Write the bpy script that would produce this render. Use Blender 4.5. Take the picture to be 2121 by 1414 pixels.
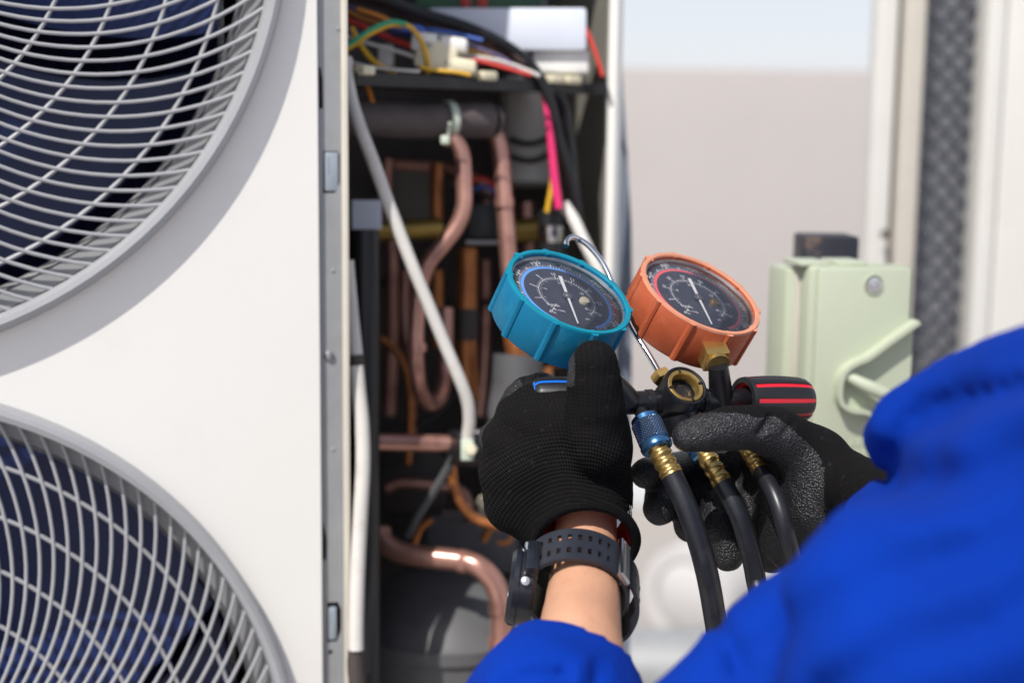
import bpy, bmesh, math, random
import numpy as np
from mathutils import Vector, Matrix, noise as mnoise

for o in list(bpy.data.objects):
    bpy.data.objects.remove(o)
SC = bpy.context.scene
COL = SC.collection
RNG = random.Random(7)
rad = math.radians

# ------------------------------------------------------------------ camera
CAM_Z = 1.12
PITCH, ROLL = 0.14449, 0.01113
FPX, CX, CY = 2121 * 50 / 36, 1060.5, 707.0          # focal length in photograph pixels
cF = Vector((0, math.cos(PITCH), -math.sin(PITCH)))
_u = Vector((0, math.sin(PITCH), math.cos(PITCH)))
_x = Vector((1, 0, 0))
cX = math.cos(ROLL) * _x + math.sin(ROLL) * _u
cU = -math.sin(ROLL) * _x + math.cos(ROLL) * _u
CAMP = Vector((0, 0, CAM_Z))
cam = bpy.data.cameras.new('camera')
cam.lens, cam.sensor_width = 50, 36
cam.clip_start, cam.clip_end = 0.01, 2000
cam.dof.use_dof = True
cam.dof.focus_distance = 0.79
cam.dof.aperture_fstop = 4.0
cam.dof.aperture_blades = 9
camo = bpy.data.objects.new('camera', cam)
COL.objects.link(camo)
camo.matrix_world = Matrix(((cX.x, cU.x, -cF.x, 0), (cX.y, cU.y, -cF.y, 0), (cX.z, cU.z, -cF.z, CAM_Z), (0, 0, 0, 1)))
SC.camera = camo

# ------------------------------------------------------------------ light
SUN_TRAVEL = Vector((0.305, 0.535, -0.785)).normalized()
elev = math.asin(-SUN_TRAVEL.z)
azim = math.atan2(-SUN_TRAVEL.x, -SUN_TRAVEL.y)        # clockwise from +Y
world = bpy.data.worlds.new('World')
SC.world = world
world.use_nodes = True
wn = world.node_tree
wn.nodes.clear()
sky = wn.nodes.new('ShaderNodeTexSky')
sky.sky_type = 'NISHITA'
sky.sun_disc = False
sky.sun_elevation = elev
sky.sun_rotation = azim
sky.air_density, sky.dust_density, sky.ozone_density = 1.0, 1.2, 2.0
bg = wn.nodes.new('ShaderNodeBackground')
bg.inputs['Strength'].default_value = 0.115
wo = wn.nodes.new('ShaderNodeOutputWorld')
veil = wn.nodes.new('ShaderNodeMix')                     # thin even high cloud over the whole sky
veil.data_type = 'RGBA'
veil.inputs['Factor'].default_value = 0.55
veil.inputs['B'].default_value = (8.9, 9.0, 9.7, 1)
stc = wn.nodes.new('ShaderNodeTexCoord')
ssp = wn.nodes.new('ShaderNodeSeparateXYZ')
smr = wn.nodes.new('ShaderNodeMapRange')               # the veil is thickest towards the horizon all round
smr.inputs['From Min'].default_value, smr.inputs['From Max'].default_value = 0.05, 0.7
smr.inputs['To Min'].default_value, smr.inputs['To Max'].default_value = 0.72, 0.12
wn.links.new(stc.outputs['Generated'], ssp.inputs[0])
wn.links.new(ssp.outputs['Z'], smr.inputs['Value'])
wn.links.new(smr.outputs[0], veil.inputs['Factor'])
wn.links.new(sky.outputs[0], veil.inputs['A'])
wn.links.new(veil.outputs['Result'], bg.inputs[0])
wn.links.new(bg.outputs[0], wo.inputs[0])
sl = bpy.data.lights.new('sun', 'SUN')
sl.energy, sl.angle, sl.color = 4.9, rad(0.53), (1.0, 0.965, 0.91)
so = bpy.data.objects.new('sun', sl)
COL.objects.link(so)
so.rotation_euler = SUN_TRAVEL.to_track_quat('-Z', 'Y').to_euler()
so.location = (-1, -2, 4)
SC.view_settings.view_transform = 'Standard'
SC.view_settings.look = 'None'
SC.view_settings.exposure = -0.1
SC.view_settings.gamma = 1.0
SC.view_settings.use_curve_mapping = False
SC.render.engine = 'CYCLES'
SC.cycles.use_denoising = True
SC.cycles.max_bounces = 8
SC.cycles.transparent_max_bounces = 8


# ------------------------------------------------------------------ placing helpers
def cv(x, down, d):
    """camera-axis metres -> world"""
    return CAMP + cX * x - cU * down + cF * d


def at(px, py, d):
    return CAMP + d * (cF + cX * ((px - CX) / FPX) - cU * ((py - CY) / FPX))


def pr(p, d):
    return p * d / FPX                                # pixels -> metres at depth d


# ------------------------------------------------------------------ materials
def new_mat(name):
    m = bpy.data.materials.new(name)
    m.use_nodes = True
    nt = m.node_tree
    return m, nt, nt.nodes['Principled BSDF']


def link(nt, a, b):
    nt.links.new(a, b)


def mat(name, col, rough=0.5, metal=0.0, var=0.08, vscale=40, bump=0.0, bscale=300, spec=0.5, coat=0.0, sss=0.0, dirt=None, dirt_scale=8, dirt_amt=0.3, stretch=None):
    m, nt, b = new_mat(name)
    b.inputs['Roughness'].default_value = rough
    b.inputs['Metallic'].default_value = metal
    b.inputs['Specular IOR Level'].default_value = spec
    b.inputs['Coat Weight'].default_value = coat
    tc = nt.nodes.new('ShaderNodeTexCoord')
    src = tc.outputs['Object']
    if stretch:
        mp = nt.nodes.new('ShaderNodeMapping')
        mp.inputs['Scale'].default_value = stretch
        link(nt, src, mp.inputs[0])
        src = mp.outputs[0]
    n = nt.nodes.new('ShaderNodeTexNoise')
    n.inputs['Scale'].default_value = vscale
    n.inputs['Detail'].default_value = 6
    link(nt, src, n.inputs['Vector'])
    r = nt.nodes.new('ShaderNodeValToRGB')
    r.color_ramp.elements[0].position = 0.3
    r.color_ramp.elements[1].position = 0.7
    r.color_ramp.elements[0].color = tuple(c * (1 - var) for c in col) + (1,)
    r.color_ramp.elements[1].color = tuple(min(1, c * (1 + var)) for c in col) + (1,)
    link(nt, n.outputs[0], r.inputs[0])
    outc = r.outputs[0]
    if dirt:
        n2 = nt.nodes.new('ShaderNodeTexNoise')
        n2.inputs['Scale'].default_value = dirt_scale
        n2.inputs['Detail'].default_value = 9
        n2.inputs['Roughness'].default_value = 0.7
        link(nt, src, n2.inputs['Vector'])
        r2 = nt.nodes.new('ShaderNodeValToRGB')
        r2.color_ramp.elements[0].position = 0.52
        r2.color_ramp.elements[1].position = 0.72
        r2.color_ramp.elements[0].color = (0, 0, 0, 1)
        r2.color_ramp.elements[1].color = (dirt_amt,) * 3 + (1,)
        link(nt, n2.outputs[0], r2.inputs[0])
        mx = nt.nodes.new('ShaderNodeMix')
        mx.data_type = 'RGBA'
        link(nt, r2.outputs[0], mx.inputs['Factor'])
        link(nt, outc, mx.inputs['A'])
        mx.inputs['B'].default_value = tuple(dirt) + (1,)
        outc = mx.outputs['Result']
    link(nt, outc, b.inputs['Base Color'])
    # roughness variation
    mr = nt.nodes.new('ShaderNodeMapRange')
    mr.inputs['To Min'].default_value = max(0.02, rough - 0.08)
    mr.inputs['To Max'].default_value = min(1, rough + 0.08)
    link(nt, n.outputs[0], mr.inputs['Value'])
    link(nt, mr.outputs[0], b.inputs['Roughness'])
    if bump > 0:
        n3 = nt.nodes.new('ShaderNodeTexNoise')
        n3.inputs['Scale'].default_value = bscale
        n3.inputs['Detail'].default_value = 4
        link(nt, src, n3.inputs['Vector'])
        bp = nt.nodes.new('ShaderNodeBump')
        bp.inputs['Strength'].default_value = 1.0
        bp.inputs['Distance'].default_value = bump
        link(nt, n3.outputs[0], bp.inputs['Height'])
        link(nt, bp.outputs[0], b.inputs['Normal'])
    if sss:
        b.inputs['Subsurface Weight'].default_value = sss
        b.inputs['Subsurface Radius'].default_value = (0.006, 0.003, 0.002)
        b.inputs['Subsurface Scale'].default_value = 0.6
    return m


M = {}
M['panel'] = mat('cream_white_paint', (0.84, 0.82, 0.775), 0.42, var=0.015, vscale=6, bump=0.00002, bscale=900, dirt=(0.50, 0.45, 0.39), dirt_scale=9, dirt_amt=0.10)
M['grille'] = mat('light_grey_plastic', (0.36, 0.362, 0.375), 0.45, var=0.03, vscale=30)
M['shroud'] = mat('grey_shroud_plastic', (0.26, 0.26, 0.265), 0.5, var=0.05)
M['blade'] = mat('navy_fan_plastic', (0.008, 0.020, 0.105), 0.3, var=0.2, vscale=12)
M['coil'] = mat('blue_coated_fins', (0.05, 0.085, 0.34), 0.5, var=0.4, vscale=60, stretch=(1, 1, 0.05))
M['galv'] = mat('zinc_sheet', (0.34, 0.345, 0.35), 0.5, metal=0.15, var=0.06, vscale=50, dirt=(0.22, 0.19, 0.15), dirt_scale=30, dirt_amt=0.25)
M['creamedge'] = mat('cream_edge_paint', (0.70, 0.65, 0.55), 0.5, var=0.04)
M['bluegrey'] = mat('bluish_latch_metal', (0.36, 0.41, 0.46), 0.45, metal=0.2, var=0.05)
M['endplate'] = mat('weathered_end_plate', (0.15, 0.17, 0.21), 0.5, metal=0.2, var=0.1)
M['traybrown'] = mat('brown_tray_underside', (0.10, 0.075, 0.06), 0.5, var=0.2)
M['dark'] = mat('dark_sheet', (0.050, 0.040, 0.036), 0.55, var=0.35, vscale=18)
M['black'] = mat('black_plastic', (0.012, 0.012, 0.014), 0.42, var=0.15)
M['blackmetal'] = mat('black_anodised_metal', (0.010, 0.010, 0.013), 0.36, metal=0.0, var=0.2, vscale=200, bump=0.00003, bscale=1500)
M['insul'] = mat('dark_foam_insulation', (0.085, 0.068, 0.068), 0.75, var=0.2, vscale=60, bump=0.0004, bscale=200)
M['greyfoam'] = mat('grey_foam_insulation', (0.09, 0.09, 0.095), 0.75, var=0.15, vscale=60, bump=0.0003, bscale=250)
M['copper'] = mat('dull_pink_copper', (0.52, 0.275, 0.22), 0.32, metal=0.68, var=0.22, vscale=28, bump=0.0002, bscale=90, dirt=(0.15, 0.06, 0.04), dirt_scale=22, dirt_amt=0.75)
M['copperor'] = mat('orange_copper', (0.46, 0.17, 0.055), 0.35, metal=0.6, var=0.3, vscale=35, dirt=(0.1, 0.04, 0.02), dirt_scale=25, dirt_amt=0.6)
M['brass'] = mat('brass', (0.60, 0.40, 0.13), 0.30, metal=0.85, var=0.12, vscale=90, dirt=(0.16, 0.10, 0.04), dirt_scale=90, dirt_amt=0.5)
M['olivebrass'] = mat('dull_valve_brass', (0.30, 0.20, 0.05), 0.4, metal=0.7, var=0.15)
M['chrome'] = mat('chrome_steel', (0.72, 0.73, 0.75), 0.14, metal=1.0, var=0.03)
M['steel'] = mat('brushed_steel', (0.55, 0.55, 0.56), 0.32, metal=0.9, var=0.06)
M['whitecord'] = mat('white_cord', (0.66, 0.63, 0.59), 0.55, var=0.05, dirt=(0.3, 0.24, 0.2), dirt_scale=60, dirt_amt=0.3)
M['cream'] = mat('cream_nylon', (0.72, 0.66, 0.48), 0.5, var=0.06)
M['tie'] = mat('pale_green_nylon', (0.52, 0.58, 0.48), 0.45, var=0.05)
M['whitebox'] = mat('lavender_white_cover', (0.66, 0.69, 0.78), 0.45, var=0.02)
M['white'] = mat('white_plastic', (0.78, 0.77, 0.74), 0.45, var=0.03)
M['pcb'] = mat('green_board', (0.02, 0.12, 0.05), 0.4, var=0.2)
for nm, c in dict(w_yellow=(0.75, 0.42, 0.02), w_green=(0.05, 0.42, 0.22), w_red=(0.65, 0.05, 0.035), w_pink=(0.75, 0.03, 0.16), w_orange=(0.7, 0.25, 0.03),
                  w_blue=(0.05, 0.12, 0.45), w_brown=(0.06, 0.035, 0.03), w_black=(0.012, 0.012, 0.014), w_violet=(0.12, 0.09, 0.2)).items():
    M[nm] = mat(nm[2:] + '_wire_sleeve', c, 0.4, var=0.08)
M['comp'] = mat('compressor_grey_paint', (0.11, 0.11, 0.113), 0.5, var=0.12, vscale=25, dirt=(0.05, 0.045, 0.04), dirt_scale=20, dirt_amt=0.5)
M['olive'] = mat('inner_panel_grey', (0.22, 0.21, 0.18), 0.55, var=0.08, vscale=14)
M['boot_blue'] = mat('blue_rubber', (0.001, 0.145, 0.275), 0.55, var=0.05, vscale=120, bump=0.00004, bscale=900, dirt=(0.06, 0.26, 0.33), dirt_scale=60, dirt_amt=0.25, spec=0.3)  # boot sides, darkened to put their shade into the colour
M['boot_orange'] = mat('orange_rubber', (0.44, 0.092, 0.034), 0.52, var=0.08, vscale=120, bump=0.00004, bscale=900, dirt=(0.50, 0.18, 0.10), dirt_scale=70, dirt_amt=0.5)  # sides of the orange boot, shade mixed into the base colour
M['boot_bluelip'] = mat('sunlit_blue_rubber', (0.001, 0.215, 0.31), 0.6, var=0.08, vscale=90, bump=0.00004, bscale=900, spec=0.3)  # lip of the blue boot, lightened to paint in the sun on it
M['boot_orangelip'] = mat('sunlit_orange_rubber', (0.60, 0.25, 0.155), 0.65, var=0.1, vscale=90, bump=0.00004, bscale=900, spec=0.3)  # same rubber as the orange sides, sunlight on the lip painted in
M['dial'] = mat('slate_dial', (0.036, 0.040, 0.066), 0.5, var=0.06)
M['print'] = mat('white_print', (0.80, 0.80, 0.82), 0.6, var=0.02)
M['bluearc'] = mat('blue_print', (0.13, 0.38, 0.92), 0.5, var=0.02)
M['redarc'] = mat('red_print', (0.88, 0.13, 0.16), 0.5, var=0.02)
M['red'] = mat('red_plastic', (0.62, 0.015, 0.03), 0.36, var=0.06)
M['blueplastic'] = mat('bright_blue_plastic', (0.01, 0.14, 0.62), 0.36, var=0.06)
M['hose'] = mat('black_hose_rubber', (0.013, 0.014, 0.018), 0.36, var=0.12, vscale=90, bump=0.00005, bscale=700, dirt=(0.06, 0.06, 0.065), dirt_scale=80, dirt_amt=0.3)
M['skin'] = mat('skin', (0.57, 0.305, 0.19), 0.48, var=0.09, vscale=45, bump=0.0003, bscale=420, sss=0.25, dirt=(0.44, 0.19, 0.12), dirt_scale=70, dirt_amt=0.35)
M['hair'] = mat('black_hair', (0.01, 0.008, 0.007), 0.5, var=0.2)
M['jacket'] = mat('royal_blue_workwear', (0.0005, 0.030, 0.30), 0.9, var=0.07, vscale=25, bump=0.0005, bscale=120, spec=0.12)
M['trousers'] = mat('navy_work_trousers', (0.01, 0.03, 0.16), 0.85, var=0.1, bump=0.0005, bscale=120, spec=0.2)
M['strap'] = mat('dark_resin_strap', (0.020, 0.023, 0.032), 0.42, var=0.1, vscale=120)
M['watchcase'] = mat('dark_watch_resin', (0.014, 0.016, 0.022), 0.26, var=0.1)
M['lining'] = mat('red_cuff_lining', (0.36, 0.008, 0.010), 0.8, var=0.1)
M['wall'] = mat('pinkish_grey_render', (0.455, 0.42, 0.402), 0.9, var=0.035, vscale=1.4, bump=0.002, bscale=40, dirt=(0.44, 0.40, 0.385), dirt_scale=0.9, dirt_amt=0.5)
M['floor'] = mat('pale_roof_screed', (0.37, 0.34, 0.315), 0.9, var=0.08, vscale=3, bump=0.001, bscale=60, dirt=(0.25, 0.23, 0.21), dirt_scale=1.5, dirt_amt=0.4)
M['kerb'] = mat('pale_kerb_paint', (0.62, 0.64, 0.65), 0.8, var=0.05)
M['duct'] = mat('white_pvc_elbow', (0.60, 0.58, 0.57), 0.5, var=0.03, vscale=8)
M['ac2'] = mat('warm_white_casing', (0.64, 0.62, 0.58), 0.5, var=0.02, vscale=10, dirt=(0.4, 0.36, 0.32), dirt_scale=12, dirt_amt=0.12)
M['ac2beige'] = mat('beige_casing_edge', (0.52, 0.48, 0.42), 0.55, var=0.03)
M['fin2'] = mat('dark_coil_fins', (0.24, 0.245, 0.27), 0.5, metal=0.3, var=0.2)
M['wire2'] = mat('grey_guard_wire', (0.085, 0.092, 0.108), 0.5, var=0.15, vscale=40)
M['isol'] = mat('pale_green_plastic', (0.475, 0.515, 0.39), 0.42, var=0.02, vscale=12, dirt=(0.42, 0.44, 0.34), dirt_scale=20, dirt_amt=0.2)
M['post'] = mat('dark_painted_post', (0.014, 0.015, 0.024), 0.5, var=0.12, dirt=(0.42, 0.24, 0.15), dirt_scale=60, dirt_amt=0.35)


def knit_mat(name, along, across, centre, pitch=0.0015, hole_lo=0.03, hole_hi=0.075):
    """glove knit: ribs fan out from the wrist, courses run round it; an open-mesh band across the back"""
    m, nt, b = new_mat(name)
    b.inputs['Roughness'].default_value = 0.9
    b.inputs['Specular IOR Level'].default_value = 0.08
    tc = nt.nodes.new('ShaderNodeTexCoord')

    def node(op, a=None, c=None, d=None):
        n = nt.nodes.new('ShaderNodeMath')
        n.operation = op
        for i, q in enumerate((a, c, d)):
            if q is None:
                continue
            if isinstance(q, (int, float)):
                n.inputs[i].default_value = q
            else:
                link(nt, q, n.inputs[i])
        return n.outputs[0]

    def noise(scale, detail=2):
        n = nt.nodes.new('ShaderNodeTexNoise')
        n.inputs['Scale'].default_value = scale
        n.inputs['Detail'].default_value = detail
        link(nt, tc.outputs['Object'], n.inputs['Vector'])
        return n
    nz = noise(22)
    va = nt.nodes.new('ShaderNodeVectorMath')
    va.operation = 'MULTIPLY_ADD'
    va.inputs[1].default_value = (0.007,) * 3
    link(nt, nz.outputs['Color'], va.inputs[0])
    link(nt, tc.outputs['Object'], va.inputs[2])
    sb = nt.nodes.new('ShaderNodeVectorMath')
    sb.operation = 'SUBTRACT'
    sb.inputs[1].default_value = tuple(centre)
    link(nt, va.outputs[0], sb.inputs[0])

    def dot(dv):
        d = nt.nodes.new('ShaderNodeVectorMath')
        d.operation = 'DOT_PRODUCT'
        d.inputs[1].default_value = tuple(dv)
        link(nt, sb.outputs[0], d.inputs[0])
        return d.outputs['Value']
    u, v = dot(along), dot(across)
    ang = node('ARCTAN2', v, u)
    rr = node('SQRT', node('ADD', node('MULTIPLY', u, u), node('MULTIPLY', v, v)))
    w1 = node('SINE', node('MULTIPLY', ang, 2 * math.pi * 0.065 / pitch))
    w2 = node('SINE', node('MULTIPLY', rr, 2 * math.pi / (pitch * 1.1)))
    mk = nt.nodes.new('ShaderNodeMapRange')
    mk.interpolation_type = 'SMOOTHSTEP'
    mk.inputs['From Min'].default_value = hole_hi
    mk.inputs['From Max'].default_value = hole_hi - 0.014
    link(nt, rr, mk.inputs['Value'])
    mk2 = nt.nodes.new('ShaderNodeMapRange')
    mk2.interpolation_type = 'SMOOTHSTEP'
    mk2.inputs['From Min'].default_value = hole_lo
    mk2.inputs['From Max'].default_value = hole_lo + 0.008
    link(nt, rr, mk2.inputs['Value'])
    mask = node('ADD', node('MULTIPLY', node('MULTIPLY', mk.outputs[0], mk2.outputs[0]), 0.9), 0.22)
    hgt = node('ADD', node('MULTIPLY', w1, node('ADD', mask, 0.15)), node('MULTIPLY', w2, mask))
    fz = noise(1500)
    lint = noise(330, 6)
    hgt2 = node('ADD', hgt, fz.outputs[0])
    bp = nt.nodes.new('ShaderNodeBump')
    bp.inputs['Strength'].default_value = 1.0
    bp.inputs['Distance'].default_value = 0.00018
    link(nt, hgt2, bp.inputs['Height'])
    link(nt, bp.outputs[0], b.inputs['Normal'])
    r = nt.nodes.new('ShaderNodeValToRGB')
    r.color_ramp.elements[0].color = (0.0022, 0.0021, 0.0024, 1)
    r.color_ramp.elements[1].color = (0.0120, 0.0110, 0.0115, 1)
    mr = nt.nodes.new('ShaderNodeMapRange')
    mr.inputs['From Min'].default_value = -1.5
    mr.inputs['From Max'].default_value = 2.0
    link(nt, hgt2, mr.inputs['Value'])
    link(nt, mr.outputs[0], r.inputs[0])
    # pale lint and dust caught on the yarn
    lr = nt.nodes.new('ShaderNodeValToRGB')
    lr.color_ramp.elements[0].position = 0.63
    lr.color_ramp.elements[1].position = 0.78
    lr.color_ramp.elements[0].color = (0, 0, 0, 1)
    lr.color_ramp.elements[1].color = (0.35, 0.35, 0.35, 1)
    link(nt, lint.outputs[0], lr.inputs[0])
    mx = nt.nodes.new('ShaderNodeMix')
    mx.data_type = 'RGBA'
    link(nt, lr.outputs[0], mx.inputs['Factor'])
    link(nt, r.outputs[0], mx.inputs['A'])
    mx.inputs['B'].default_value = (0.06, 0.055, 0.05, 1)
    link(nt, mx.outputs['Result'], b.inputs['Base Color'])
    return m


def coat_mat():
    m, nt, b = new_mat('crinkled_rubber_coating')
    b.inputs['Roughness'].default_value = 0.38
    tc = nt.nodes.new('ShaderNodeTexCoord')
    v = nt.nodes.new('ShaderNodeTexVoronoi')
    v.inputs['Scale'].default_value = 900
    n = nt.nodes.new('ShaderNodeTexNoise')
    n.inputs['Scale'].default_value = 620
    n.inputs['Detail'].default_value = 5
    n.inputs['Distortion'].default_value = 1.2
    link(nt, tc.outputs['Object'], v.inputs['Vector'])
    link(nt, tc.outputs['Object'], n.inputs['Vector'])
    a = nt.nodes.new('ShaderNodeMath')
    a.operation = 'ADD'
    link(nt, v.outputs['Distance'], a.inputs[0])
    link(nt, n.outputs[0], a.inputs[1])
    bp = nt.nodes.new('ShaderNodeBump')
    bp.inputs['Distance'].default_value = 0.0007
    bp.inputs['Strength'].default_value = 0.9
    link(nt, a.outputs[0], bp.inputs['Height'])
    link(nt, bp.outputs[0], b.inputs['Normal'])
    r = nt.nodes.new('ShaderNodeValToRGB')
    r.color_ramp.elements[0].color = (0.008, 0.008, 0.009, 1)
    r.color_ramp.elements[1].color = (0.020, 0.020, 0.023, 1)
    link(nt, n.outputs[0], r.inputs[0])
    link(nt, r.outputs[0], b.inputs['Base Color'])
    return m


M['coating'] = coat_mat()


def knurl_mat():
    m, nt, b = new_mat('blue_knurled_aluminium')
    b.inputs['Metallic'].default_value = 0.85
    b.inputs['Roughness'].default_value = 0.28
    b.inputs['Base Color'].default_value = (0.10, 0.30, 0.58, 1)
    uv = nt.nodes.new('ShaderNodeUVMap')
    sp = nt.nodes.new('ShaderNodeSeparateXYZ')
    link(nt, uv.outputs[0], sp.inputs[0])

    def tri(su, sv):
        a = nt.nodes.new('ShaderNodeMath'); a.operation = 'MULTIPLY'; a.inputs[1].default_value = su
        link(nt, sp.outputs[0], a.inputs[0])
        c = nt.nodes.new('ShaderNodeMath'); c.operation = 'MULTIPLY_ADD'; c.inputs[1].default_value = sv
        link(nt, sp.outputs[1], c.inputs[0])
        link(nt, a.outputs[0], c.inputs[2])
        d = nt.nodes.new('ShaderNodeMath'); d.operation = 'PINGPONG'; d.inputs[1].default_value = 0.5
        link(nt, c.outputs[0], d.inputs[0])
        return d.outputs[0]
    t1, t2 = tri(30, 520), tri(30, -520)
    mn = nt.nodes.new('ShaderNodeMath'); mn.operation = 'MINIMUM'
    link(nt, t1, mn.inputs[0]); link(nt, t2, mn.inputs[1])
    bp = nt.nodes.new('ShaderNodeBump')
    bp.inputs['Distance'].default_value = 0.0022
    link(nt, mn.outputs[0], bp.inputs['Height'])
    link(nt, bp.outputs[0], b.inputs['Normal'])
    r = nt.nodes.new('ShaderNodeValToRGB')
    r.color_ramp.elements[0].color = (0.03, 0.14, 0.36, 1)
    r.color_ramp.elements[1].color = (0.60, 0.74, 0.92, 1)
    r.color_ramp.elements[1].position = 0.5
    link(nt, mn.outputs[0], r.inputs[0])
    link(nt, r.outputs[0], b.inputs['Base Color'])
    return m


M['knurl'] = knurl_mat()
M['blueanod'] = mat('blue_anodised_aluminium', (0.10, 0.26, 0.50), 0.25, metal=0.85, var=0.06)


def lens_mat():
    m, nt, b = new_mat('clear_gauge_lens')
    nt.nodes.remove(b)
    out = nt.nodes['Material Output']
    tr = nt.nodes.new('ShaderNodeBsdfTransparent')
    tr.inputs[0].default_value = (0.96, 0.96, 0.97, 1)
    gl = nt.nodes.new('ShaderNodeBsdfGlossy')
    gl.inputs['Roughness'].default_value = 0.06
    fr = nt.nodes.new('ShaderNodeFresnel')
    fr.inputs['IOR'].default_value = 1.5
    nz = nt.nodes.new('ShaderNodeTexNoise')
    nz.inputs['Scale'].default_value = 90
    nz.inputs['Detail'].default_value = 6
    df = nt.nodes.new('ShaderNodeBsdfDiffuse')
    df.inputs[0].default_value = (0.7, 0.72, 0.78, 1)
    m1 = nt.nodes.new('ShaderNodeMixShader')
    m2 = nt.nodes.new('ShaderNodeMixShader')
    tc = nt.nodes.new('ShaderNodeTexCoord')
    link(nt, tc.outputs['Object'], nz.inputs['Vector'])
    mr = nt.nodes.new('ShaderNodeMapRange')
    mr.inputs['To Min'].default_value = 0.008
    mr.inputs['To Max'].default_value = 0.05
    link(nt, nz.outputs[0], mr.inputs['Value'])
    link(nt, mr.outputs[0], m2.inputs[0])
    link(nt, tr.outputs[0], m2.inputs[1])
    link(nt, df.outputs[0], m2.inputs[2])
    link(nt, fr.outputs[0], m1.inputs[0])
    link(nt, m2.outputs[0], m1.inputs[1])
    link(nt, gl.outputs[0], m1.inputs[2])
    link(nt, m1.outputs[0], out.inputs['Surface'])
    return m


M['lens'] = lens_mat()


# ------------------------------------------------------------------ mesh helpers
class MB:
    def __init__(s):
        s.v, s.f, s.uv, s.mi = [], [], {}, []

    def add(s, verts, faces, uvs=None, mi=0):
        o = len(s.v)
        s.v += [tuple(v) for v in verts]
        for k, f in enumerate(faces):
            if uvs is not None:
                s.uv[len(s.f)] = uvs[k]
            s.f.append(tuple(i + o for i in f))
            s.mi.append(mi)
        return s

    def box(s, c, ax, ay, az, bev=0.0, mi=0):
        """centre and three half-extent vectors; bevelled on all edges when bev > 0"""
        c, ax, ay, az = Vector(c), Vector(ax), Vector(ay), Vector(az)
        bm = bmesh.new()
        vs = [bm.verts.new(c + ax * i + ay * j + az * k) for i in (-1, 1) for j in (-1, 1) for k in (-1, 1)]
        for q in ((0, 1, 3, 2), (4, 6, 7, 5), (0, 4, 5, 1), (2, 3, 7, 6), (0, 2, 6, 4), (1, 5, 7, 3)):
            bm.faces.new([vs[i] for i in q])
        bmesh.ops.recalc_face_normals(bm, faces=bm.faces[:])
        if bev > 0:
            bmesh.ops.bevel(bm, geom=bm.edges[:], offset=bev, segments=2, affect='EDGES', profile=0.5)
        bm.verts.index_update()
        s.add([v.co.copy() for v in bm.verts], [[v.index for v in f.verts] for f in bm.faces], mi=mi)
        bm.free()
        return s

    def lathe(s, prof, o, X, Y, Z, segs=48, close=False, mi=0):
        """profile [(r, h)] round Z through o"""
        o, X, Y, Z = Vector(o), Vector(X), Vector(Y), Vector(Z)
        n = len(prof)
        vs, fs, uvs = [], [], []
        L = [0]
        for i in range(1, n):
            L.append(L[-1] + math.hypot(prof[i][0] - prof[i - 1][0], prof[i][1] - prof[i - 1][1]))
        for i in range(segs):
            a = 2 * math.pi * i / segs
            d = X * math.cos(a) + Y * math.sin(a)
            for r, h in prof:
                vs.append(o + d * r + Z * h)
        m = n if close else n - 1
        for i in range(segs):
            j = (i + 1) % segs
            for k in range(m):
                k2 = (k + 1) % n
                fs.append((i * n + k, j * n + k, j * n + k2, i * n + k2))
                l2 = L[k2] if k2 else L[-1]
                uvs.append(((i / segs, L[k]), ((i + 1) / segs, L[k]), ((i + 1) / segs, l2), (i / segs, l2)))
        return s.add(vs, fs, uvs, mi)

    def tube(s, pts, r, segs=12, smooth=6, caps=True, mi=0, flat=None):
        """round tube through points (Catmull-Rom); r number or list; flat = (width, thickness) for a strip"""
        pts = [Vector(p) for p in pts]
        rs = [r] * len(pts) if not isinstance(r, (list, tuple)) else list(r)
        if smooth > 1 and len(pts) > 2:
            P = [2 * pts[0] - pts[1]] + pts + [2 * pts[-1] - pts[-2]]
            out, ro = [], []
            for i in range(1, len(P) - 2):
                for k in range(smooth):
                    t = k / smooth
                    p0, p1, p2, p3 = P[i - 1], P[i], P[i + 1], P[i + 2]
                    out.append(0.5 * (2 * p1 + (p2 - p0) * t + (2 * p0 - 5 * p1 + 4 * p2 - p3) * t * t + (3 * p1 - p0 - 3 * p2 + p3) * t ** 3))
                    ro.append(rs[i - 1] * (1 - t) + rs[i] * t)
            out.append(pts[-1]); ro.append(rs[-1])
            pts, rs = out, ro
        tang = []
        for i in range(len(pts)):
            a, b = pts[max(0, i - 1)], pts[min(len(pts) - 1, i + 1)]
            tang.append((b - a).normalized())
        ref = Vector((0, 0, 1)) if abs(tang[0].z) < 0.9 else Vector((1, 0, 0))
        N = (ref - tang[0] * ref.dot(tang[0])).normalized()
        vs, fs, uvs, L = [], [], [], 0
        Ls = []
        for i, p in enumerate(pts):
            if i:
                L += (pts[i] - pts[i - 1]).length
            Ls.append(L)
            N = (N - tang[i] * N.dot(tang[i])).normalized()
            B = tang[i].cross(N)
            for k in range(segs):
                a = 2 * math.pi * k / segs
                vs.append(p + (N * math.cos(a) + B * math.sin(a)) * rs[i])
        for i in range(len(pts) - 1):
            for k in range(segs):
                k2 = (k + 1) % segs
                fs.append((i * segs + k, i * segs + k2, (i + 1) * segs + k2, (i + 1) * segs + k))
                uvs.append(((k / segs, Ls[i]), ((k + 1) / segs, Ls[i]), ((k + 1) / segs, Ls[i + 1]), (k / segs, Ls[i + 1])))
        if caps:
            fs.append(tuple(range(segs))[::-1]); uvs.append(((0, 0),) * segs)
            fs.append(tuple((len(pts) - 1) * segs + k for k in range(segs))); uvs.append(((0, 0),) * segs)
        return s.add(vs, fs, uvs, mi)

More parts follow.
